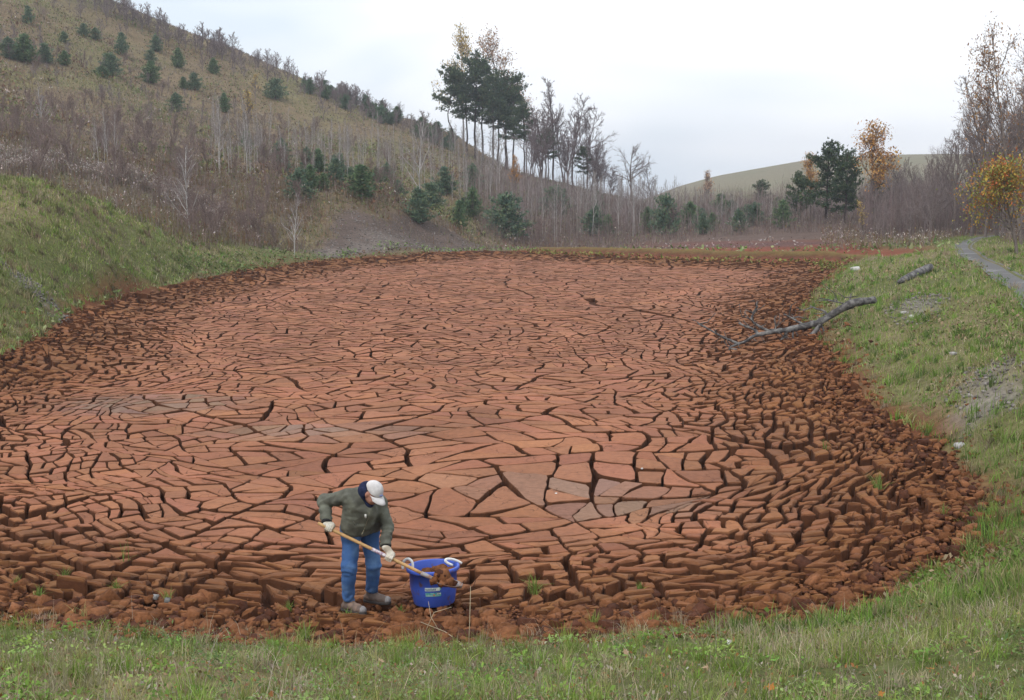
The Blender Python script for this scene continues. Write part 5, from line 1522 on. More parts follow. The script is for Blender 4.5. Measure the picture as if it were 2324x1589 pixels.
def surface_net(fn, lo, hi, res):
    lo = np.asarray(lo, float); hi = np.asarray(hi, float)
    n = np.ceil((hi - lo) / res).astype(int) + 1
    ax = [lo[i] + np.arange(n[i]) * res for i in range(3)]
    f = np.empty(n)
    for i in range(n[0]):
        g = np.stack(np.meshgrid([ax[0][i]], ax[1], ax[2], indexing='ij'), -1)[0]
        f[i] = fn(g)
    ins = f < 0
    c = [(a, b, d) for a in (0, 1) for b in (0, 1) for d in (0, 1)]
    sl = lambda o: tuple(slice(o[i], n[i] - 1 + o[i]) for i in range(3))
    cnt = sum(ins[sl(o)].astype(int) for o in c)
    act = (cnt > 0) & (cnt < 8)
    I = np.argwhere(act)
    idx = np.full(act.shape, -1); idx[act] = np.arange(len(I))
    acc_, num = np.zeros((len(I), 3)), np.zeros(len(I))
    for a in c:
        for ax_ in range(3):
            if a[ax_]: continue
            b = list(a); b[ax_] = 1
            fa = f[I[:, 0] + a[0], I[:, 1] + a[1], I[:, 2] + a[2]]; fb = f[I[:, 0] + b[0], I[:, 1] + b[1], I[:, 2] + b[2]]
            m = (fa < 0) != (fb < 0)
            t = np.where(m, fa / np.where(m, fa - fb, 1), 0)
            q = np.array(a, float)[None] + np.eye(3)[ax_][None] * t[:, None]
            acc_[m] += q[m]; num[m] += 1
    V = lo + (I + acc_ / num[:, None]) * res
    Q = []
    for ax_ in range(3):
        o = [k for k in range(3) if k != ax_]
        s0 = [slice(0, None)] * 3; s1 = [slice(0, None)] * 3
        s0[ax_] = slice(0, -1); s1[ax_] = slice(1, None)
        ch = ins[tuple(s0)] != ins[tuple(s1)]
        E = np.argwhere(ch)
        E = E[(E[:, o[0]] > 0) & (E[:, o[1]] > 0) & (E[:, o[0]] < n[o[0]] - 1) & (E[:, o[1]] < n[o[1]] - 1)]
        def cell(d0, d1):
            e = E.copy(); e[:, o[0]] -= d0; e[:, o[1]] -= d1
            return idx[e[:, 0], e[:, 1], e[:, 2]]
        q = np.stack([cell(1, 1), cell(0, 1), cell(0, 0), cell(1, 0)], -1)
        flip = ins[E[:, 0], E[:, 1], E[:, 2]]
        if ax_ == 1: flip = ~flip
        q[~flip] = q[~flip][:, ::-1]
        Q.append(q)
    return V, np.vstack(Q)
def sdf_mesh(name, fn, pts, pad, res, mat, colf=None):
    pts = np.array(pts)
    V, Q = surface_net(fn, pts.min(0) - pad, pts.max(0) + pad, res)
    return make_mesh(name, V, quads=Q, col=None if colf is None else colf(V), smooth=True, mat=mat)

# ------------------------------------------------------------------ the person shovelling
YM = 12.98
def J(u, v, dy): return P(u, v, YM + dy)
rhip, lhip = J(797, 1216, 0.02), J(838, 1210, 0.20)
rkn, lkn = J(792, 1288, -0.06), J(848, 1283, 0.16)
rank, lank = J(791, 1367, 0.03), J(843, 1347, 0.27)
pelv = (rhip + lhip) / 2 + np.array([0, 0, 0.06])
rsh, lsh = J(794, 1126, -0.16), J(860, 1140, 0.06)
chest = J(826, 1155, -0.06)
neck = J(833, 1119, -0.13)
relb, rwri = J(737, 1138, 0.06), J(741, 1184, -0.10)
lelb, lwri = J(879, 1192, 0.02), J(876, 1238, -0.16)
head = J(846, 1119, -0.22)
gz_r = float(mud_z(rank[0], rank[1]))
print('MAN', [np.round(x, 2).tolist() for x in (rhip, rkn, rank, lank, chest, head, relb, rwri)], 'ground', gz_r)
PERSON = empty('person', (float(rank[0] + lank[0]) / 2, float(rank[1] + lank[1]) / 2, gz_r))
tag(PERSON, 'man in olive jacket, jeans and white cap bending to shovel red mud', 'person')
inv = Matrix.Translation((-PERSON.location.x, -PERSON.location.y, -PERSON.location.z))
def plink(name, me, parent=PERSON):
    o = link(name, me, parent)
    if parent is PERSON: o.location = -PERSON.location
    return o
fwd = np.array([0.66, -0.50, -0.62]); fwd /= np.linalg.norm(fwd)      # where the face points
right = np.cross(fwd, [0, 0, 1.0]); right /= np.linalg.norm(right)    # his right
up = np.cross(right, fwd)
HM = np.stack([right, fwd, up], 1)
def H_(a, b, c): return head + right * a + fwd * b + up * c
def body_sdf(p):
    d = ellipsoid(p, H_(0, -0.005, 0.015), (0.077, 0.097, 0.115), HM)
    d = smin(d, ellipsoid(p, H_(0, 0.035, -0.05), (0.062, 0.065, 0.075), HM), 0.03)       # jaw
    d = smin(d, rcone(p, H_(0, 0.085, -0.005), H_(0, 0.118, -0.032), 0.012, 0.017), 0.015)   # nose
    for s in (-1, 1):
        d = smin(d, ellipsoid(p, H_(s * 0.080, -0.012, -0.012), (0.012, 0.024, 0.036), HM), 0.008)   # ears
        d = smax(d, -ellipsoid(p, H_(s * 0.034, 0.097, 0.012), (0.018, 0.014, 0.011), HM), 0.012)     # eye sockets
        d = smin(d, ellipsoid(p, H_(s * 0.034, 0.082, 0.011), (0.013, 0.012, 0.011), HM), 0.003)
        d = smin(d, rcone(p, H_(s * 0.03, 0.088, -0.03), H_(s * 0.045, 0.06, -0.045), 0.016, 0.02), 0.02)
    d = smin(d, rcone(p, H_(-0.022, 0.092, -0.066), H_(0.022, 0.092, -0.066), 0.009, 0.009), 0.008)   # lips
    d = smin(d, rcone(p, H_(0, -0.02, -0.06), neck, 0.055, 0.065), 0.03)
    for a, b, ra, rb in ((neck, chest, 0.08, 0.12), (chest, pelv, 0.11, 0.08), (rsh, relb, 0.05, 0.04), (relb, rwri, 0.04, 0.028), (lsh, lelb, 0.05, 0.04), (lelb, lwri, 0.04, 0.028),
                         (rsh, neck, 0.05, 0.05), (lsh, neck, 0.05, 0.05), (rhip, rkn, 0.07, 0.045), (rkn, rank, 0.045, 0.032), (lhip, lkn, 0.07, 0.045), (lkn, lank, 0.045, 0.032), (rhip, pelv, 0.07, 0.07), (lhip, pelv, 0.07, 0.07)):
        d = smin(d, rcone(p, a, b, ra, rb), 0.03)
    return d
M_SKIN = attr_mat('skin', 0.55, 60.0, 0.10, spec=0.35)
def skin_col(V):
    c = np.tile(L3(0.43, 0.205, 0.145), (len(V), 1))
    q = (V - head) @ HM
    hair = (np.abs(q[:, 0]) > 0.045) & (q[:, 1] < -0.015) & (q[:, 2] > -0.07) & (np.abs(q).max(1) < 0.2) & ~((q[:, 1] > -0.045) & (np.abs(q[:, 0]) > 0.079))
    hair |= (q[:, 1] < -0.06) & (q[:, 2] > -0.07) & (np.abs(q).max(1) < 0.2)
    c[hair] = L3(0.07, 0.05, 0.04)
    eye = (np.abs(np.abs(q[:, 0]) - 0.034) < 0.013) & (np.abs(q[:, 2] - 0.011) < 0.009) & (q[:, 1] > 0.08)
    c[eye] = L3(0.12, 0.09, 0.08)
    lip = (np.abs(q[:, 0]) < 0.026) & (np.abs(q[:, 2] + 0.066) < 0.010) & (q[:, 1] > 0.07)
    c[lip] = L3(0.36, 0.13, 0.10)
    return c
allj = [rhip, lhip, rkn, lkn, rank, lank, rsh, lsh, chest, neck, relb, rwri, lelb, lwri, head, H_(0, 0.12, 0.1)]
plink('body', sdf_mesh('body', body_sdf, allj, 0.16, 0.011, M_SKIN, skin_col))

def folds(p, s, seed, amp, st=(1, 1, 1)):
    q = p * np.array(st) * s
    return amp * (vnoise(q[..., 0], q[..., 1], q[..., 2], seed) + 0.5 * vnoise(q[..., 0] * 2.1, q[..., 1] * 2.1, q[..., 2] * 2.1, seed + 1))
tors = chest - pelv; tors /= np.linalg.norm(tors)
side = (lhip - rhip); side /= np.linalg.norm(side)
hem = pelv + np.array([0, 0, -0.02])
hemn = np.array([0.10, -0.10, 1.0]); hemn /= np.linalg.norm(hemn)
sh_mid = (rsh + lsh) / 2
def jacket_sdf(p):
    d = rcone(p, rhip + np.array([0.02, 0.0, 0.06]), rsh * 0.72 + sh_mid * 0.28 + np.array([0, 0, -0.05]), 0.135, 0.125)
    d = smin(d, rcone(p, lhip + np.array([0.0, 0.0, 0.06]), lsh * 0.72 + sh_mid * 0.28 + np.array([0, 0, -0.04]), 0.135, 0.125), 0.07)
    d = smin(d, rcone(p, pelv + np.array([0.03, -0.07, 0.03]), chest + np.array([0.04, -0.05, 0]), 0.12, 0.12), 0.06)
    d = smin(d, rcone(p, rsh + np.array([0.01, 0, -0.005]), neck + np.array([-0.02, 0.02, -0.01]), 0.085, 0.085), 0.05)
    d = smin(d, rcone(p, lsh, neck + np.array([-0.02, 0.02, -0.01]), 0.08, 0.085), 0.05)
    cut = -((p - hem) @ hemn)
    d = smax(d, cut, 0.02)
    ra = smin(rcone(p, rsh, relb, 0.088, 0.073), rcone(p, relb, rwri, 0.073, 0.058), 0.03)
    la = smin(rcone(p, lsh, lelb, 0.086, 0.072), rcone(p, lelb, lwri, 0.072, 0.058), 0.03)
    # bunched sleeve wrinkles
    for a, b in ((relb, rwri), (lelb, lwri)):
        pass
    t = (p - lelb) @ ((lwri - lelb) / np.linalg.norm(lwri - lelb)); la = la + 0.0055 * np.sin(t * 95 + 3 * vnoise(p[..., 0] * 9, p[..., 1] * 9, p[..., 2] * 9, 7)) * sstep(-0.05, 0.04, t)
    t = (p - relb) @ ((rwri - relb) / np.linalg.norm(rwri - relb)); ra = ra + 0.005 * np.sin(t * 85 + 3 * vnoise(p[..., 0] * 9, p[..., 1] * 9, p[..., 2] * 9, 8)) * sstep(-0.05, 0.04, t)
    # sleeves end at the wrist
    ra = smax(ra, (p - rwri) @ ((rwri - relb) / np.linalg.norm(rwri - relb)) - 0.01, 0.01)
    la = smax(la, (p - lwri) @ ((lwri - lelb) / np.linalg.norm(lwri - lelb)) - 0.01, 0.01)
    d = smin(d, smin(ra, la, 0.01), 0.03)
    d = d + folds(p, 8.0, 31, 0.013, (1, 1, 0.6)) + folds(p, 18.0, 35, 0.006, (0.5, 0.5, 1.3))
    # open neck
    hole = rcone(p, neck + np.array([0.03, -0.03, -0.02]), head, 0.085, 0.125)
    d = smax(d, -hole, 0.012)
    return d
M_JACK = flat_mat('olive_fleece_jacket', (0.15, 0.155, 0.125), 0.95, 9.0, 0.25, 0.004, 90.0, 0.1, c2=(0.105, 0.105, 0.088), c2_scale=5.0)
JACKET = plink('jacket', sdf_mesh('jacket', jacket_sdf, [rhip, lhip, rsh, lsh, relb, rwri, lelb, lwri, neck], 0.20, 0.0105, M_JACK))
M_NAVY = flat_mat('navy_hood', (0.018, 0.024, 0.06), 0.9, 20.0, 0.25, 0.003, 90.0, 0.15)
def hood_sdf(p):
    a = rcone(p, neck + np.array([-0.02, 0.02, -0.03]), H_(0, -0.075, -0.03), 0.10, 0.105)
    a = smin(a, rcone(p, neck + np.array([0.03, -0.05, -0.05]), chest + np.array([0.07, -0.10, 0.03]), 0.06, 0.045), 0.03)
    a = smax(a, -ellipsoid(p, H_(0, 0.045, 0.02), (0.10, 0.115, 0.15), HM), 0.012)
    a = smax(a, (p - H_(0, -0.06, 0.03)) @ up, 0.02)
    return a + folds(p, 14.0, 41, 0.004)
plink('hood', sdf_mesh('hood', hood_sdf, [neck, chest, head, H_(0, -0.1, 0)], 0.17, 0.0085, M_NAVY))
M_ZIP = flat_mat('zip_brass', (0.24, 0.21, 0.14), 0.5, 30, 0.1)
M_WHITE = flat_mat('white_tab', (0.75, 0.74, 0.70), 0.6, 30, 0.1)
def project_on(fn, pts, dirn, t0=-0.3, steps=60):
    out = []
    for q in pts:
        ts = np.linspace(t0, 0.2, 260)
        g = q[None] + np.array(dirn)[None] * ts[:, None]
        f = fn(g[None])[0]
        k = np.nonzero(f < 0)[0]
        out.append(g[k[0]] if len(k) else q)
    return np.array(out)
def tube(path, rad, k=8, cap=True):
    path = np.array(path, float); n = len(path)
    rad = np.full(n, rad) if np.isscalar(rad) else np.array(rad, float)
    t = np.gradient(path, axis=0); t /= np.maximum(np.linalg.norm(t, axis=1), 1e-9)[:, None]
    V = []; e1 = None
    for i in range(n):
        if e1 is None:
            ref = np.array([0, 0, 1.0]) if abs(t[i][2]) < 0.9 else np.array([1.0, 0, 0])
            e1 = np.cross(t[i], ref)
        else:
            e1 = e1 - t[i] * (e1 @ t[i])
        e1 = e1 / np.linalg.norm(e1); e2 = np.cross(t[i], e1)
        for j in range(k):
            a = j / k * math.tau
            V.append(path[i] + (e1 * math.cos(a) + e2 * math.sin(a)) * rad[i])
    F = [(i * k + j, i * k + (j + 1) % k, (i + 1) * k + (j + 1) % k, (i + 1) * k + j) for i in range(n - 1) for j in range(k)]
    if cap:
        F.append(tuple(range(k))[::-1]); F.append(tuple((n - 1) * k + j for j in range(k)))
    return np.array(V), F
vd = ray(830, 1180); vd = vd / np.linalg.norm(vd)
zp = [P(u, v, YM - 0.3) for u, v in ((838, 1163), (836, 1175), (831, 1190), (826, 1203), (821, 1213))]
zp = project_on(jacket_sdf, zp, vd, -0.1)
V, F = tube(zp, 0.0035, 6); plink('zip', make_mesh('zip', V, F=F, mat=M_ZIP, smooth=True), PERSON)
zq = project_on(jacket_sdf, [P(829.5, 1168, YM - 0.3), P(830, 1175, YM - 0.3)], vd, -0.1) - vd * 0.015
V, F = tube(zq, 0.011, 8); plink('zip_pull', make_mesh('zip_pull', V, F=F, mat=M_WHITE, smooth=True))
pk = project_on(jacket_sdf, [P(798, 1180, YM - 0.4), P(806, 1192, YM - 0.4), P(812, 1187, YM - 0.4)], vd, -0.1) - vd * 0.004
V, F = tube(pk, 0.004, 6); plink('pocket_edge', make_mesh('pocket_edge', V, F=F, mat=flat_mat('pocket_seam', (0.06, 0.06, 0.05), 0.9), smooth=True))
M_CUFF = flat_mat('black_cuff', (0.02, 0.02, 0.022), 0.9)
for a, b in ((relb, rwri), (lelb, lwri)):
    t = (b - a) / np.linalg.norm(b - a)
    V, F = tube([b - t * 0.02, b - t * 0.005, b + t * 0.012, b + t * 0.022], [0.052, 0.061, 0.060, 0.05], 16)
    plink('cuff', make_mesh('cuff', V, F=F, mat=M_CUFF, smooth=True))

def jeans_sdf(p):
    d = smin(rcone(p, rhip + np.array([0, 0, 0.09]), rhip, 0.125, 0.12), rcone(p, lhip + np.array([0, 0, 0.09]), lhip, 0.125, 0.12), 0.06)
    for h, k, a, s in ((rhip, rkn, rank, 51), (lhip, lkn, lank, 53)):
        l = smin(rcone(p, h, k, 0.108, 0.084), rcone(p, k, a + np.array([0, 0, 0.02]), 0.082, 0.073), 0.04)
        t = (p - k) @ ((a - k) / np.linalg.norm(a - k))
        l = l + 0.0045 * np.sin(t * 50 + 9 * vnoise(p[..., 0] * 7, p[..., 1] * 7, p[..., 2] * 5, s) + 22 * p[..., 0]) * (np.exp(-(t / 0.08) ** 2) + np.exp(-((t - 0.34) / 0.09) ** 2) * 1.3)
        l = smax(l, -(p[..., 2] - (a[2] + 0.012) + 0.35 * (p[..., 0] - a[0])), 0.012)
        d = smin(d, l, 0.025)
    return d + folds(p, 8.0, 55, 0.009, (1, 1, 0.6)) + folds(p, 22.0, 57, 0.0035, (0.6, 0.6, 1.2))
M_JEAN = flat_mat('blue_denim', (0.055, 0.125, 0.30), 0.85, 220.0, 0.2, 0.0012, 300.0, 0.15, c2=(0.12, 0.22, 0.40), c2_scale=5.0, c2_lo=0.42, c2_hi=0.65)
plink('jeans', sdf_mesh('jeans', jeans_sdf, [rhip + [0, 0, 0.1], lhip, rkn, lkn, rank, lank], 0.17, 0.0105, M_JEAN))

M_BOOT = flat_mat('brown_leather_boot', (0.135, 0.10, 0.085), 0.75, 18.0, 0.3, 0.004, 60.0, 0.3, c2=(0.22, 0.15, 0.115), c2_scale=14.0)
M_TOE = flat_mat('grey_toe_cap', (0.24, 0.225, 0.225), 0.7, 18.0, 0.35, 0.002, 60.0, 0.3)
M_SOLE = flat_mat('black_rubber_sole', (0.05, 0.042, 0.04), 0.85)
def boot(an, toe, gz):
    ax = toe - an; ax[2] = 0; L = np.linalg.norm(ax); ax /= L
    heel = np.array([an[0], an[1], 0]) - ax * 0.055; heel[2] = gz + 0.05
    ball = np.array([an[0], an[1], 0]) + ax * 0.135; ball[2] = gz + 0.05
    tip = np.array([an[0], an[1], 0]) + ax * 0.20; tip[2] = gz + 0.045
    an2 = np.array([an[0], an[1], an[2] + 0.03])
    lo_ = np.array([an[0], an[1], gz + 0.07])
    def up_(p):
        d = rcone(p, an2, lo_, 0.062, 0.056)
        d = smin(d, rcone(p, heel, lo_, 0.045, 0.05), 0.03)
        d = smin(d, rcone(p, lo_ + ax * 0.03, ball, 0.052, 0.048), 0.035)
        d = smin(d, rcone(p, ball, tip, 0.048, 0.042), 0.02)
        d = smax(d, -(p[..., 2] - (gz + 0.022)), 0.006)
        return d + folds(p, 22.0, 61, 0.003)
    B = sdf_mesh('boot', up_, [heel, tip, an2, lo_], 0.10, 0.007, M_BOOT)
    bo = plink('boot', B)
    def sole(p):
        d = smin(rcone(p, heel * [1, 1, 0] + [0, 0, gz + 0.015], ball * [1, 1, 0] + [0, 0, gz + 0.015], 0.050, 0.056), rcone(p, ball * [1, 1, 0] + [0, 0, gz + 0.015], tip * [1, 1, 0] + [0, 0, gz + 0.015], 0.056, 0.048), 0.02)
        return smax(d, np.abs(p[..., 2] - (gz + 0.012)) - 0.016, 0.006)
    link('sole', sdf_mesh('sole', sole, [heel, tip], 0.09, 0.007, M_SOLE), bo)
    def toe_(p):
        d = rcone(p, ball + ax * 0.03, tip, 0.0505, 0.045)
        d = smax(d, -((p - ball) @ ax - 0.055), 0.006)
        return smax(d, -(p[..., 2] - (gz + 0.026)), 0.004)
    link('toe_cap', sdf_mesh('toe_cap', toe_, [ball, tip], 0.08, 0.006, M_TOE), bo)
    lm = flat_mat('boot_lace', (0.16, 0.13, 0.10), 0.9)
    for q in range(3):
        c = lo_ + ax * (0.045 + 0.025 * q) + np.array([0, 0, 0.052 - 0.012 * q])
        sx = np.array([-ax[1], ax[0], 0])
        V, F = tube([c - sx * 0.025 + [0, 0, -0.008], c + [0, 0, 0.005], c + sx * 0.025 + [0, 0, -0.008]], 0.004, 5)
        link('lace', make_mesh('lace', V, F=F, mat=lm), bo)
GZR = rank[2] - 0.10; GZL = lank[2] - 0.10
boot(rank, rank + np.array([0.9, -0.55, 0]), GZR)
boot(lank, lank + np.array([0.95, -0.35, 0]), GZL)

# cap
M_CAP = flat_mat('off_white_cotton_cap', (0.62, 0.60, 0.60), 0.85, 14.0, 0.12, 0.002, 120.0, 0.15, c2=(0.50, 0.48, 0.48), c2_scale=10.0)
tiltc = math.radians(8)
def cap_sdf(p):
    o = ellipsoid(p, H_(0, -0.005, 0.032), (0.095, 0.115, 0.118), HM)
    q = (p - head) @ HM
    o = smax(o, -(q[..., 2] - 0.045 + 0.10 * (q[..., 1])), 0.006)
    i = ellipsoid(p, H_(0, -0.005, 0.028), (0.085, 0.105, 0.106), HM)
    return smax(o, -i, 0.004) + folds(p, 18.0, 65, 0.003)
CAPO = plink('cap', sdf_mesh('cap', cap_sdf, [H_(0, -0.12, 0.04), H_(0, 0.12, 0.05), H_(0.1, 0, 0.15), H_(-0.1, 0, 0.15)], 0.05, 0.0065, M_CAP))
def visor():
    V, F = [], []
    nr, na = 6, 17
    for lay in (0, 1):
        for i in range(nr):
            t = i / (nr - 1)
            for j in range(na):
                a = math.radians(-68 + 136 * j / (na - 1))
                x = 0.093 * math.sin(a); y0 = -0.005 + 0.112 * math.cos(a)
                L = 0.095 * math.cos(a * 0.95) ** 0.6
                x = x * (1 - 0.06 * t)
                y_ = y0 + L * t
                z = 0.045 - 0.010 * math.cos(a) - 0.9 * x * x * 3.2 - 0.030 * t * t - (0.005 if lay else 0) + 0.006 * math.cos(a)
                V.append(H_(x, y_, z))
    n0 = nr * na
    for i in range(nr - 1):
        for j in range(na - 1):
            a = i * na + j
            F.append((a, a + 1, a + na + 1, a + na)); F.append((n0 + a + na, n0 + a + na + 1, n0 + a + 1, n0 + a))
    for j in range(na - 1):
        a = (nr - 1) * na + j; F.append((a, a + 1, n0 + a + 1, n0 + a)); F.append((n0 + j, n0 + j + 1, j + 1, j))
    for i in range(nr - 1):
        a = i * na; F.append((a, a + na, n0 + a + na, n0 + a)); a += na - 1; F.append((n0 + a, n0 + a + na, a + na, a))
    return make_mesh('visor', V, F=F, mat=M_CAP, smooth=True)
link('visor', visor(), CAPO)
ep = []
for j in range(5):
    a = math.radians(-16 + 8 * j)
    ep.append(H_(0.094 * math.sin(a), -0.005 + 0.116 * math.cos(a), 0.07))
V, F = tube(ep, [0.004, 0.009, 0.011, 0.009, 0.004], 6)
link('emblem', make_mesh('emblem', V, F=F, mat=flat_mat('cap_emblem', (0.16, 0.20, 0.38), 0.8)), CAPO)

# ---- shovel
s0, s1 = J(722, 1187, -0.13), P(1000, 1322, 12.73)
sdir = (s1 - s0) / np.linalg.norm(s1 - s0); SL = np.linalg.norm(s1 - s0)
print('SHOVEL', SL, s0, s1)
SHOVEL = empty('shovel', tuple(s0))
tag(SHOVEL, 'long wooden handled shovel carrying a heap of red mud over the blue tub', 'shovel')
def slink(name, me, parent=SHOVEL):
    o = link(name, me, parent); o.location = -SHOVEL.location if parent is SHOVEL else (0, 0, 0); return o
M_WOOD = flat_mat('ash_wood_handle', (0.50, 0.30, 0.125), 0.55, 25.0, 0.2, 0.001, 80.0, 0.4)
M_STEEL = flat_mat('worn_steel', (0.30, 0.29, 0.30), 0.45, 14.0, 0.3, 0.002, 50.0, 0.5, c2=(0.28, 0.14, 0.08), c2_scale=12.0)
def sp(t, off=(0, 0, 0)): return s0 + sdir * t + np.array(off)
hl = SL - 0.22
V, F = tube([sp(t) for t in np.linspace(0, hl, 14)], [0.017] + [0.019] * 12 + [0.018], 12)
slink('handle', make_mesh('handle', V, F=F, mat=M_WOOD, smooth=True))
V, F = tube([sp(t) for t in np.linspace(SL * 0.44, SL * 0.60, 6)], 0.0205, 12)
slink('label_band', make_mesh('label_band', V, F=F, mat=flat_mat('paper_sticker', (0.66, 0.62, 0.64), 0.6, 40.0, 0.3, c2=(0.35, 0.22, 0.32), c2_scale=30.0), smooth=True))
bdir = sdir * 0.92 + np.array([0.0, 0, 0.18]); bdir /= np.linalg.norm(bdir)
bside = np.cross(bdir, [0, 0, 1.0]); bside /= np.linalg.norm(bside); bup = np.cross(bside, bdir)
b0 = sp(hl + 0.14)
V, F = tube([sp(hl - 0.02), sp(hl + 0.05), sp(hl + 0.12), b0 + bdir * 0.06], [0.024, 0.023, 0.021, 0.012], 10)
slink('socket', make_mesh('socket', V, F=F, mat=M_STEEL, smooth=True))
nv, nw_ = 12, 9
V, F = [], []
for lay in (0, 1):
    for i in range(nv):
        t = i / (nv - 1)
        wdt = 0.115 * min(1, 0.72 + 1.4 * t) * (1 - max(0, (t - 0.6) / 0.4) ** 2 * 0.72)
        for j in range(nw_):
            s = j / (nw_ - 1) * 2 - 1
            q = b0 + bdir * (0.30 * t + 0.02) + bside * wdt * s + bup * (0.045 * s * s - 0.035 + 0.02 * t * t - lay * 0.004)
            V.append(q)
n0 = nv * nw_
for i in range(nv - 1):
    for j in range(nw_ - 1):
        a = i * nw_ + j
        F.append((a, a + 1, a + nw_ + 1, a + nw_)); F.append((n0 + a + nw_, n0 + a + nw_ + 1, n0 + a + 1, n0 + a))
for j in range(nw_ - 1):
    F.append((j + n0, j + 1 + n0, j + 1, j)); a = (nv - 1) * nw_ + j; F.append((a, a + 1, n0 + a + 1, n0 + a))
for i in range(nv - 1):
    a = i * nw_; F.append((a, a + nw_, n0 + a + nw_, n0 + a)); a += nw_ - 1; F.append((n0 + a, n0 + a + nw_, a + nw_, a))
slink('blade', make_mesh('blade', V, F=F, mat=M_STEEL, smooth=True))
# mud lumps on the blade
rk = np.random.RandomState(3)
for i, (t, s, h, sz) in enumerate([(0.09, 0.0, 0.045, 0.095), (0.05, -0.03, 0.02, 0.05), (0.17, 0.03, 0.02, 0.06), (0.15, -0.04, 0.02, 0.055), (0.02, 0.06, 0.015, 0.04), (0.0, 0.085, 0.0, 0.035), (0.10, 0.07, 0.0, 0.045), (0.21, 0.0, 0.015, 0.045), (0.06, 0.03, 0.09, 0.055)]):
    c = b0 + bdir * t + bside * s + bup * h
    V, F = LUMP1[i]
    W = V * np.array([sz * rk.uniform(0.9, 1.3), sz * rk.uniform(0.8, 1.1), sz * rk.uniform(0.7, 1.0)])
    o = link('mud_lump', make_mesh('mud_lump', W, tris=F, col=np.tile(clod_col(1, rk), (len(V), 1)), mat=M_CLOD))
    o.location = tuple(c); o.rotation_euler = tuple(rk.uniform(0, 6, 3))
    tag(o, ['biggest lump of red mud on top of the shovel blade', 'small red mud lump on the shovel near its socket', 'red mud lump on the far right of the shovel blade', 'red mud lump in the middle of the shovel blade', 'crumb of red mud at the near left of the shovel blade', 'crumb of red mud hanging over the near left blade edge', 'red mud lump on the near edge of the shovel blade', 'red mud lump at the tip of the shovel blade', 'red mud lump crowning the heap on the shovel'][i], 'mud lump', 'mud lumps on the shovel')

# ---- gloves gripping the handle
M_GLOVE = flat_mat('pale_work_glove', (0.66, 0.62, 0.54), 0.9, 30.0, 0.15, 0.003, 70.0, 0.1, c2=(0.52, 0.45, 0.36), c2_scale=12.0)
def glove(wr, el, t_on, flip):
    c = sp(t_on)                                  # point on the handle the hand closes round
    arm = (wr - el) / np.linalg.norm(wr - el)
    pc = c + np.array([0, 0, 0.0])
    toh = c - wr
    # palm sits on the side the arm comes from
    pal = -(toh - sdir * (toh @ sdir)); pal /= np.linalg.norm(pal)
    oth = np.cross(sdir, pal)
    fing = []
    for k in range(4):                            # four fingers wrapped round the handle
        s = (k - 1.5) * 0.021 * flip
        L = (0.92, 1.0, 0.97, 0.82)[k]
        base = c + sdir * s + pal * 0.036 + oth * 0.022
        m1 = c + sdir * s + oth * 0.043 * L - pal * 0.004
        m2 = c + sdir * s - pal * 0.036 * L + oth * 0.020
        m3 = c + sdir * s - pal * 0.030 * L - oth * 0.018 * L
        fing.append((base, m1, m2, m3))
    tb = c + sdir * (-0.038 * flip) + pal * 0.030 - oth * 0.008       # thumb leaves the side of the palm
    tm = c + sdir * (-0.045 * flip) - oth * 0.036
    tt = c + sdir * (-0.020 * flip) - pal * 0.030 - oth * 0.024
    knu = c + pal * 0.044
    def f(p):
        d = rcone(p, c + pal * 0.042 - sdir * 0.022, c + pal * 0.042 + sdir * 0.022, 0.027, 0.027)
        d = smin(d, rcone(p, knu, wr + arm * 0.015, 0.034, 0.040), 0.025)
        d = smin(d, rcone(p, wr + arm * 0.02, wr - arm * 0.015, 0.042, 0.050), 0.02)
        g = None
        for b_, m1, m2, m3 in fing:
            e = smin(smin(rcone(p, b_, m1, 0.0115, 0.0108), rcone(p, m1, m2, 0.0108, 0.010), 0.004), rcone(p, m2, m3, 0.010, 0.009), 0.004)
            g = e if g is None else np.minimum(g, e)
        d = smin(d, g, 0.008)
        d = smin(d, smin(rcone(p, tb, tm, 0.014, 0.0125), rcone(p, tm, tt, 0.0125, 0.010), 0.004), 0.012)
        return d + folds(p, 30.0, 71, 0.0018)
    pts = [c, wr, wr - arm * 0.02, tm, tt, c + sdir * 0.05, c - sdir * 0.05, c + oth * 0.06, c - pal * 0.05]
    plink('glove', sdf_mesh('glove', f, pts, 0.06, 0.0045, M_GLOVE))
def nearest_t(q): return float((q - s0) @ sdir)
glove(rwri, relb, max(0.07, nearest_t(J(748, 1199, -0.12))), 1)
glove(lwri, lelb, nearest_t(J(884, 1264, -0.2)), -1)

# ---- blue tub
TB = P(986, 1374, 13.25); TB[2] = 0
RT, RB_, HT = 0.308, 0.236, 0.43
zt_ = P(986.5, 1284.5, 13.25)[2] - HT
print('TUB base', zt_, 'mud', float(mud_z(TB[0], TB[1])))
TUB = empty('tub', (TB[0], TB[1], zt_))
TUB.rotation_euler = (math.radians(-2.5), math.radians(-2.2), 0)
tag(TUB, 'round blue plastic tub with white rope handles beside the man', 'tub')
def lathe(prof, k=48):
    V, F = [], []
    n = len(prof)
    for j in range(k):
        a = j / k * math.tau
        for r_, z_ in prof: V.append((r_ * math.cos(a), r_ * math.sin(a), z_))
    for j in range(k):
        for i in range(n - 1):
            a, b = j * n + i, ((j + 1) % k) * n + i
            F.append((a, b, b + 1, a + 1))
    return V, F
M_BLUE = flat_mat('blue_plastic', (0.05, 0.105, 0.50), 0.42, 6.0, 0.12, 0.001, 30.0, 0.4, c2=(0.13, 0.075, 0.075), c2_scale=9.0, c2_lo=0.60, c2_hi=0.70)
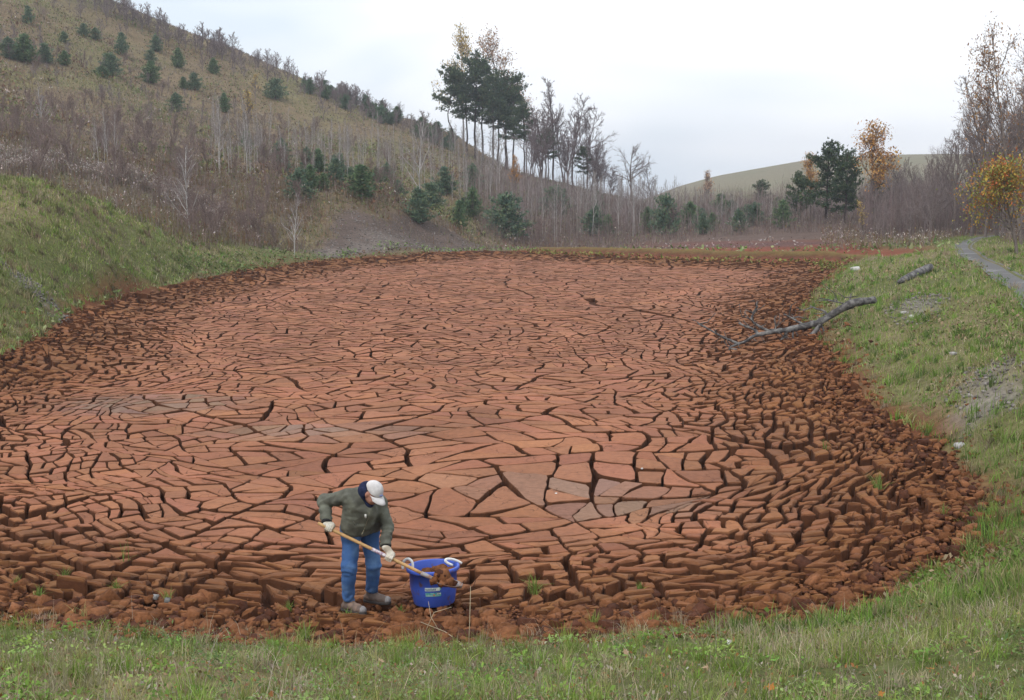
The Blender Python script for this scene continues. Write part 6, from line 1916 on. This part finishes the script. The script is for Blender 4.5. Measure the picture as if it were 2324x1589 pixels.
V, F = lathe([(0.0, 0.0), (RB_ - 0.01, 0.0), (RB_, 0.012), (RB_ + 0.035, 0.20), (RT - 0.035, 0.385), (RT - 0.004, 0.388), (RT, 0.395), (RT, 0.422), (RT - 0.006, HT), (RT - 0.026, HT), (RT - 0.034, 0.42), (RB_ + 0.02, 0.20), (RB_ - 0.012, 0.025), (0.0, 0.02)])
link('shell', make_mesh('shell', V, F=F, mat=M_BLUE, smooth=True), TUB)
M_ROPE = flat_mat('white_rope', (0.78, 0.77, 0.74), 0.8, 60.0, 0.15, 0.003, 120.0, 0.2)
def rope(a0, phi, lean):
    pts = []
    cx, cy = (RT - 0.016) * math.cos(a0), (RT - 0.016) * math.sin(a0)
    for i in range(21):
        t = -0.25 + i / 20 * (math.pi + 0.5)
        w_ = 0.066 * math.cos(t) * (1.0 + 0.15 * math.sin(t)); h_ = max(0.0, 0.105 * (math.sin(t) + 0.25))
        pts.append((cx + w_ * math.cos(phi) - lean * h_ * math.cos(a0), cy + w_ * math.sin(phi) - lean * h_ * math.sin(a0), 0.405 + h_ * (1 - 0.45 * lean)))
    V, F = tube(pts, 0.0155, 8)
    link('rope_handle', make_mesh('rope_handle', V, F=F, mat=M_ROPE, smooth=True), TUB)
rope(math.radians(190), math.radians(-25), 0.1); rope(math.radians(20), math.radians(35), 0.9)
# printed sticker on the front: pale strip over a teal panel with small marks
def patch(a0, a1, z0, z1, off, mat, name, parent, n=10):
    V, F = [], []
    for i in range(n):
        a = a0 + (a1 - a0) * i / (n - 1)
        for z_ in (z0, z1):
            r_ = np.interp(z_, [0.012, 0.20, 0.385], [RB_, RB_ + 0.035, RT - 0.035]) + off
            V.append((r_ * math.cos(a), r_ * math.sin(a), z_))
    for i in range(n - 1): F.append((2 * i, 2 * i + 2, 2 * i + 3, 2 * i + 1))
    return link(name, make_mesh(name, V, F=F, mat=mat), parent)
A0 = math.radians(-92)
lab = patch(A0 - 0.26, A0 + 0.42, 0.14, 0.245, 0.003, flat_mat('teal_print', (0.10, 0.36, 0.36), 0.5, 40, 0.2, c2=(0.22, 0.46, 0.42), c2_scale=30.0), 'sticker', TUB, 14)
patch(A0 - 0.26, A0 + 0.36, 0.207, 0.245, 0.005, flat_mat('pale_print', (0.55, 0.62, 0.60), 0.5, 60, 0.2), 'sticker_band', lab, 12)
M_DK = flat_mat('dark_print', (0.16, 0.24, 0.30), 0.5); M_WP = flat_mat('white_print', (0.75, 0.77, 0.78), 0.5); M_OP = flat_mat('orange_print', (0.55, 0.22, 0.08), 0.5)
rk = np.random.RandomState(9)
xx = A0 - 0.24
for i in range(9):
    w_ = rk.uniform(0.025, 0.05); patch(xx, xx + w_, 0.214, 0.214 + rk.uniform(0.016, 0.026), 0.0065, M_DK, 'print_mark', lab, 3); xx += w_ + 0.014
patch(A0 + 0.22, A0 + 0.36, 0.178, 0.192, 0.0055, M_DK, 'print_mark', lab, 5); patch(A0 + 0.24, A0 + 0.40, 0.166, 0.176, 0.0055, M_WP, 'print_mark', lab, 5)
patch(A0 + 0.08, A0 + 0.15, 0.150, 0.168, 0.0055, M_OP, 'print_mark', lab, 4); patch(A0 - 0.22, A0 + 0.05, 0.148, 0.153, 0.0055, M_WP, 'print_mark', lab, 6)
for i in range(9):                              # mud splashes on the wall
    a = A0 - rk.uniform(0.25, 0.75) if i < 6 else A0 + rk.uniform(0.4, 0.8); z_ = rk.uniform(0.08, 0.22); s = rk.uniform(0.012, 0.03)
    patch(a, a + s, z_, z_ + s * 0.25, 0.004, M_CLOD if False else flat_mat('mud_splash', (0.10, 0.035, 0.05), 0.9), 'mud_splash', TUB, 3)
for i, (a, r_, z_, s) in enumerate([(0.6, 0.1, 0.33, 0.09), (2.4, 0.12, 0.31, 0.085), (4.2, 0.12, 0.30, 0.09), (5.4, 0.14, 0.32, 0.075), (0.1, 0.2, 0.34, 0.07), (3.2, 0.2, 0.27, 0.07), (1.5, 0.18, 0.28, 0.08)]):
    V, F = LUMP1[(i + 4) % 10]
    o = link('mud_lump', make_mesh('mud_lump', V * s, tris=F, col=np.tile(clod_col(1, rk), (len(V), 1)), mat=M_CLOD))
    o.location = (TB[0] + r_ * math.cos(a), TB[1] + r_ * math.sin(a), zt_ + z_); o.rotation_euler = tuple(rk.uniform(0, 6, 3))
    tag(o, 'lump of red mud lying inside the blue tub', 'mud lump', 'mud lumps in the tub')
# clods banked against the foot of the tub and boots
for i in range(46):
    a = rk.uniform(0, math.tau); r_ = RB_ + rk.uniform(0.02, 0.12)
    if i < 30: x_, y_ = TB[0] + r_ * math.cos(a), TB[1] + r_ * math.sin(a)
    else: x_, y_ = rk.uniform(-1.9, -1.0), 13.0 + rk.uniform(-0.3, 0.5)
    s = rk.uniform(0.025, 0.06)
    V, F = LUMP1[i % 10]
    o = link('mud_clod', make_mesh('mud_clod', V * s * np.array([1.2, 0.9, 0.8]), tris=F, col=np.tile(clod_col(1, rk), (len(V), 1)), mat=M_CLOD), POND_O)
    o.location = (x_, y_, float(mud_z(x_, y_)) + s * 0.2); o.rotation_euler = tuple(rk.uniform(0, 6, 3))

# ------------------------------------------------------------------ fallen dead tree on the right shore
rl = np.random.RandomState(19)
def on_ground(u, v, hgt=0.0):
    ys = np.linspace(14, 75, 900); a = ray(u, v)
    pts = np.array([0, 0, CAM_H])[None] + a[None] * (ys / a[1])[:, None]
    g = np.where(pdist(pts[:, 0], pts[:, 1]) > 0, mud_z(pts[:, 0], pts[:, 1]), ground_z(pts[:, 0], pts[:, 1])) + hgt
    k = np.nonzero(pts[:, 2] <= g)[0]
    return pts[k[0]] if len(k) else pts[-1]
tr_px = [(1984, 681, 0.35), (1945, 686, 0.5), (1918, 697, 0.45), (1885, 716, 0.4), (1862, 730, 0.35), (1830, 739, 0.28), (1790, 748, 0.25), (1750, 754, 0.25), (1712, 763, 0.2), (1688, 777, 0.15), (1660, 781, 0.1)]
tr = np.array([on_ground(u, v, h) for u, v, h in tr_px])
tr[:, 1] = np.interp(np.arange(len(tr)), [0, len(tr) - 1], [tr[0, 1], tr[-1, 1]]) * 0.5 + tr[:, 1] * 0.5
tr = np.array([P(u, v, y_) for (u, v, h), y_ in zip(tr_px, tr[:, 1])])
LOG = empty('fallen_tree', tuple(tr[5]))
tag(LOG, 'grey dead fallen tree with bare branches lying on the right shore', 'fallen tree')
M_DEAD = flat_mat('weathered_wood', (0.075, 0.07, 0.07), 0.85, 12.0, 0.35, 0.012, 30.0, 0.2, c2=(0.19, 0.18, 0.172), c2_scale=5.0)
def llink(name, V, F, parent):
    o = link(name, make_mesh(name, V, F=F, mat=M_DEAD, smooth=True), parent)
    if parent is LOG: o.location = -LOG.location
    return o
trs = catmull(np.vstack([tr[:1] * 2 - tr[1:2], tr, tr[-1:] * 2 - tr[-2:-1]]), 4, False)[4:-8]
rad = np.interp(np.linspace(0, 1, len(trs)), [0, 0.1, 0.3, 0.6, 0.85, 1], [0.12, 0.14, 0.12, 0.09, 0.05, 0.025]) * (1 + 0.12 * rl.normal(0, 1, len(trs)).clip(-1, 1))
V, F = tube(trs, rad, 10); V = V + rl.normal(0, 0.008, V.shape); llink('trunk', V, F, LOG)
def at_log(f): return trs[int(np.clip(f, 0, 0.999) * len(trs))]
def branch(pxs, f, r0, dy=0.0, nt=5):
    p0 = at_log(f); pts = [p0]
    for i, (u, v) in enumerate(pxs): pts.append(P(u, v, p0[1] + dy * (i + 1)))
    pts = np.array(pts)
    c = catmull(np.vstack([pts[:1] * 2 - pts[1:2], pts, pts[-1:] * 2 - pts[-2:-1]]), 3, False)[3:-6]
    V, F = tube(c, np.linspace(r0 * 1.3, 0.018, len(c)), 6)
    bo = llink('branch', V, F, LOG)
    for q in range(nt):
        k = rl.randint(1, len(c)); d = rl.normal(0, 1, 3); d[2] = abs(d[2]) * 0.8; d /= np.linalg.norm(d)
        L = rl.uniform(0.25, 0.7); m = c[k] + d * L * 0.5 + rl.normal(0, 0.05, 3); e_ = m + (d + rl.normal(0, 0.5, 3)) * L * 0.5
        V, F = tube([c[k], m, e_], [0.022, 0.016, 0.010], 4); llink('twig', V, F, bo)
branch([(1725, 742), (1705, 725), (1715, 705), (1722, 690)], 0.72, 0.045, 0.12, 9)
branch([(1712, 748), (1690, 740), (1668, 730)], 0.78, 0.05, 0.1, 5)
branch([(1640, 765), (1610, 748), (1590, 738), (1580, 730)], 0.97, 0.035, 0.15, 6)
branch([(1655, 790), (1685, 795), (1705, 800)], 0.93, 0.035, -0.1, 5)
branch([(1870, 706), (1850, 700), (1832, 690)], 0.33, 0.035, 0.1, 3)
branch([(1928, 690), (1930, 675), (1933, 662)], 0.16, 0.04, 0.0, 2)
branch([(1910, 688), (1880, 680), (1850, 676)], 0.17, 0.02, 0.15, 3)
branch([(1810, 730), (1790, 718), (1772, 712)], 0.5, 0.03, 0.1, 5)
branch([(1770, 775), (1740, 790), (1720, 796)], 0.62, 0.03, -0.1, 6)
branch([(1800, 770), (1815, 790), (1822, 800)], 0.58, 0.028, -0.12, 5)
branch([(1845, 758), (1800, 778), (1760, 785), (1730, 792)], 0.40, 0.075, -0.1, 6)
branch([(1760, 738), (1758, 722), (1765, 715)], 0.68, 0.02, 0.05, 4)
branch([(1870, 752), (1878, 770), (1884, 785)], 0.4, 0.025, -0.08, 4)
# the butt of another log further up the grass
q0, q1 = on_ground(2110, 607, 0.2), on_ground(2040, 640, 0.1)
lg = np.linspace(0, 1, 9)[:, None] * (q1 - q0)[None] + q0[None]
V, F = tube(lg, np.array([0.17, 0.18, 0.17, 0.165, 0.16, 0.15, 0.14, 0.12, 0.09]), 10); V = V + rl.normal(0, 0.012, V.shape)
o = link('log', make_mesh('log', V - q0, F=F, mat=M_DEAD, smooth=True)); o.location = tuple(q0)
tag(o, 'short grey log end half sunk in grass above the fallen tree', 'log')

# ------------------------------------------------------------------ small things
def tuft(u, v, n, h, label, green=True):
    g = on_ground2(u, v)
    x = g[0] + rl.normal(0, h * 0.12, n); y = g[1] + rl.normal(0, h * 0.12, n)
    pal = [(0.17, 0.27, 0.05), (0.22, 0.30, 0.08), (0.28, 0.30, 0.10), (0.13, 0.20, 0.04)] if green else [(0.42, 0.36, 0.25), (0.32, 0.26, 0.17)]
    V, T, Q, C_ = blades(x - g[0], y - g[1], rl.uniform(0.5, 1.15, n) * h, np.full(n, 0.009), pick(pal, n, rl), rl, 0.65, True, np.zeros(n))
    o = link('grass_tuft', make_mesh('grass_tuft', V, tris=T, quads=Q, col=C_, mat=M_GRASS)); o.location = (g[0], g[1], g[2])
    tag(o, label, 'grass tuft', 'grass tufts growing in the mud')
def on_ground2(u, v):
    g = G(u, v, 0.35)
    for _ in range(4):
        z = float(mud_z(g[0], g[1])) if pdist(g[0], g[1]) > 0 else float(ground_z(np.array([g[0]]), np.array([g[1]]))[0])
        g = G(u, v, z)
    return g
for u, v, n, h, lab in [(1212, 1345, 60, 0.26, 'bright green grass tuft in the mud right of the tub'), (908, 1392, 34, 0.13, 'small grass tuft between the boots and the tub'), (150, 1312, 44, 0.17, 'green tuft at far left in the crumbled mud'),
                        (265, 1338, 40, 0.15, 'green tuft left of two pale stones in the mud'), (90, 1355, 50, 0.17, 'grass tuft near the left picture edge in the rubble'), (380, 1362, 22, 0.18, 'thin upright yellow green tuft in the left rubble'),
                        (285, 1272, 12, 0.30, 'single tall green stem among mud blocks at left'), (1455, 1340, 26, 0.13, 'small tuft among blocks in the near right mud'), (1995, 1108, 70, 0.30, 'wide grass tuft on the right mud slope'),
                        (2140, 1165, 26, 0.18, 'small tuft near the right grass edge'), (655, 1385, 36, 0.13, 'dull tuft in crumbled mud left of the man'), (790, 1398, 26, 0.11, 'tuft of weeds at the toe of the near boot'),
                        (1350, 1425, 60, 0.20, 'broad leaved tuft at the near grass edge'), (1870, 1020, 22, 0.22, 'tuft alone among blocks on the right slope'), (690, 1455, 70, 0.24, 'tall yellow green clump where mud meets near grass'), (40, 1330, 36, 0.15, 'low tuft at the left picture edge in the rubble')]:
    tuft(u, v, n, h, lab)
for i, (pts, lab) in enumerate([([(1062, 1500), (1066, 1410), (1068, 1330)], 'dry upright stalk in front of the mud right of the tub'), ([(1000, 1432), (978, 1400), (972, 1365)], 'thin pale stalk crossing the lower front of the tub'),
                        ([(960, 1440), (985, 1390), (1025, 1378)], 'arched pale stalk crossing the tub front to the right'), ([(955, 1418), (1010, 1440), (1060, 1475)], 'long straw lying on the mud below the tub')]):
    g = on_ground2(*pts[0]); L = [g - [0, 0, 0.03]]
    for j, (u, v) in enumerate(pts[1:]): L.append(P(u, v, g[1] + (0.03 if i != 3 else -0.12) * (j + 1)))
    if i == 3: L = [on_ground2(u, v) + [0, 0, 0.03] for u, v in pts]
    V, F = tube(np.array(L), [0.0045, 0.0035, 0.002], 5)
    o = link('dry_stalk', make_mesh('dry_stalk', V - g, F=F, mat=flat_mat('straw', (0.46, 0.38, 0.26), 0.8), smooth=True)); o.location = tuple(g)
    tag(o, lab, 'stalk', 'dry stalks by the tub')
for u, v, s, c, lab in [(1942, 614, 0.24, 0.6, 'white stone in the grass left of the track'), (2050, 712, 0.10, 0.45, 'pale stone on the bare patch above the fallen tree'), (2068, 720, 0.09, 0.5, 'smaller pale stone beside another on the bare patch'),
                        (380, 1365, 0.045, 0.16, 'grey stone in the left crumbled mud'), (352, 1358, 0.045, 0.26, 'pinkish pale stone left of the grey one'), (542, 1375, 0.035, 0.7, 'tiny white stone in crumbled mud left of the man'),
                        (2165, 805, 0.09, 0.35, 'grey stone on the right bank near gravel'), (2180, 1015, 0.10, 0.4, 'grey stone in grass on the right bank'), (1457, 1064, 0.022, 0.7, 'white chip on a mud plate'), (1262, 1121, 0.02, 0.7, 'white chip on a grey mud plate'),
                        (1660, 1468, 0.06, 0.6, 'pale stone in the near right rubble'), (1900, 1420, 0.055, 0.5, 'pale flat stone at the near grass edge'), (165, 1325, 0.05, 0.2, 'blue grey stone in the left rubble')]:
    g = on_ground(u, v) if v < 1000 else on_ground2(u, v)
    V, F = LUMP1[int(u) % 10]
    o = link('stone', make_mesh('stone', V * s * np.array([1.3, 0.9, 0.6]), tris=F, col=np.tile(L3(c, c * 0.97, c * 0.94), (len(V), 1)), smooth=True, mat=M_STONE))
    o.location = (g[0], g[1], g[2] + s * 0.25); o.rotation_euler = (0, 0, rl.uniform(0, 6))
    tag(o, lab, 'stone', 'pale stones')
for i, (u, v, c, lab) in enumerate([(2112, 1518, 0, 'orange fallen leaf in the lower right grass'), (2245, 1316, 0, 'orange leaf in grass at the right above the corner'), (2218, 1480, 1, 'large pale tan leaf in the lower right grass'), (1265, 1520, 2, 'brown leaf in the grass below the centre'),
                        (865, 1500, 1, 'tan leaf in near grass below the man'), (130, 1530, 2, 'dark brown leaf in the lower left grass'), (1750, 1560, 0, 'small orange leaf at the bottom right of centre'), (1420, 1480, 1, 'pale leaf in grass under the right rubble'),
                        (300, 1480, 2, 'brown leaf in grass at the left'), (2000, 1575, 0, 'orange leaf at the bottom edge on the right'), (1600, 1515, 1, 'pinkish tan leaf in grass right of the centre'), (560, 1555, 2, 'brown leaf low on the left grass')]):
    ys = np.linspace(5, 14, 800); a = ray(u, v); pts = np.array([0, 0, CAM_H])[None] + a[None] * (ys / a[1])[:, None]
    k = np.nonzero(pts[:, 2] <= ground_z(pts[:, 0], pts[:, 1]) + 0.07)[0]
    g = pts[k[0]] if len(k) else pts[-1]
    s = rl.uniform(0.022, 0.038)
    out = [(0, -1.1, 0), (0.35, -0.5, 0.05), (0.9, -0.35, 0.2), (0.6, 0.05, 0.05), (0.8, 0.55, 0.25), (0.3, 0.5, 0.05), (0, 1.2, 0.3), (-0.3, 0.5, 0.05), (-0.8, 0.55, 0.2), (-0.6, 0.05, 0.05), (-0.9, -0.35, 0.25), (-0.35, -0.5, 0.05)]
    V = [(0, 0, 0)] + [(x * s, y * s, z * s) for x, y, z in out]
    F = [(0, j + 1, (j + 1) % 12 + 1) for j in range(12)]
    c3 = [(0.48, 0.20, 0.05), (0.45, 0.31, 0.20), (0.20, 0.10, 0.05)][c]
    o = link('fallen_leaf', make_mesh('fallen_leaf', V, F=F, col=np.tile(L3(*c3), (13, 1)), mat=M_LEAF))
    o.location = tuple(g); o.rotation_euler = (rl.normal(0.4, 0.3), rl.normal(0, 0.3), rl.uniform(0, 6))
    tag(o, lab, 'leaf', 'fallen leaves in the near grass')

# ------------------------------------------------------------------ thin autumn haze
hz = bpy.data.materials.new('thin_haze'); hz.use_nodes = True
hn = hz.node_tree; hn.nodes.remove(hn.nodes['Principled BSDF'])
pv = hn.nodes.new('ShaderNodeVolumePrincipled'); pv.inputs['Color'].default_value = (0.86, 0.90, 1.0, 1); pv.inputs['Density'].default_value = 0.0005; pv.inputs['Anisotropy'].default_value = 0.2
hn.links.new(pv.outputs[0], hn.nodes['Material Output'].inputs['Volume'])
x0, x1, y0, y1, z0, z1 = float(GX.min()) - 8, float(GX.max()) + 8, float(GY.min()) - 8, float(GY.max()) + 8, float(gz.min()) - 1.0, float(gz.max()) + 12.0
HV = [(x, y, z) for x in (x0, x1) for y in (y0, y1) for z in (z0, z1)]
HF = [(0, 1, 3, 2), (4, 6, 7, 5), (0, 4, 5, 1), (2, 3, 7, 6), (0, 2, 6, 4), (1, 5, 7, 3)]
tag(link('haze', make_mesh('haze', HV, F=HF, mat=hz)), 'thin pale haze over the valley', None, None, 'stuff')
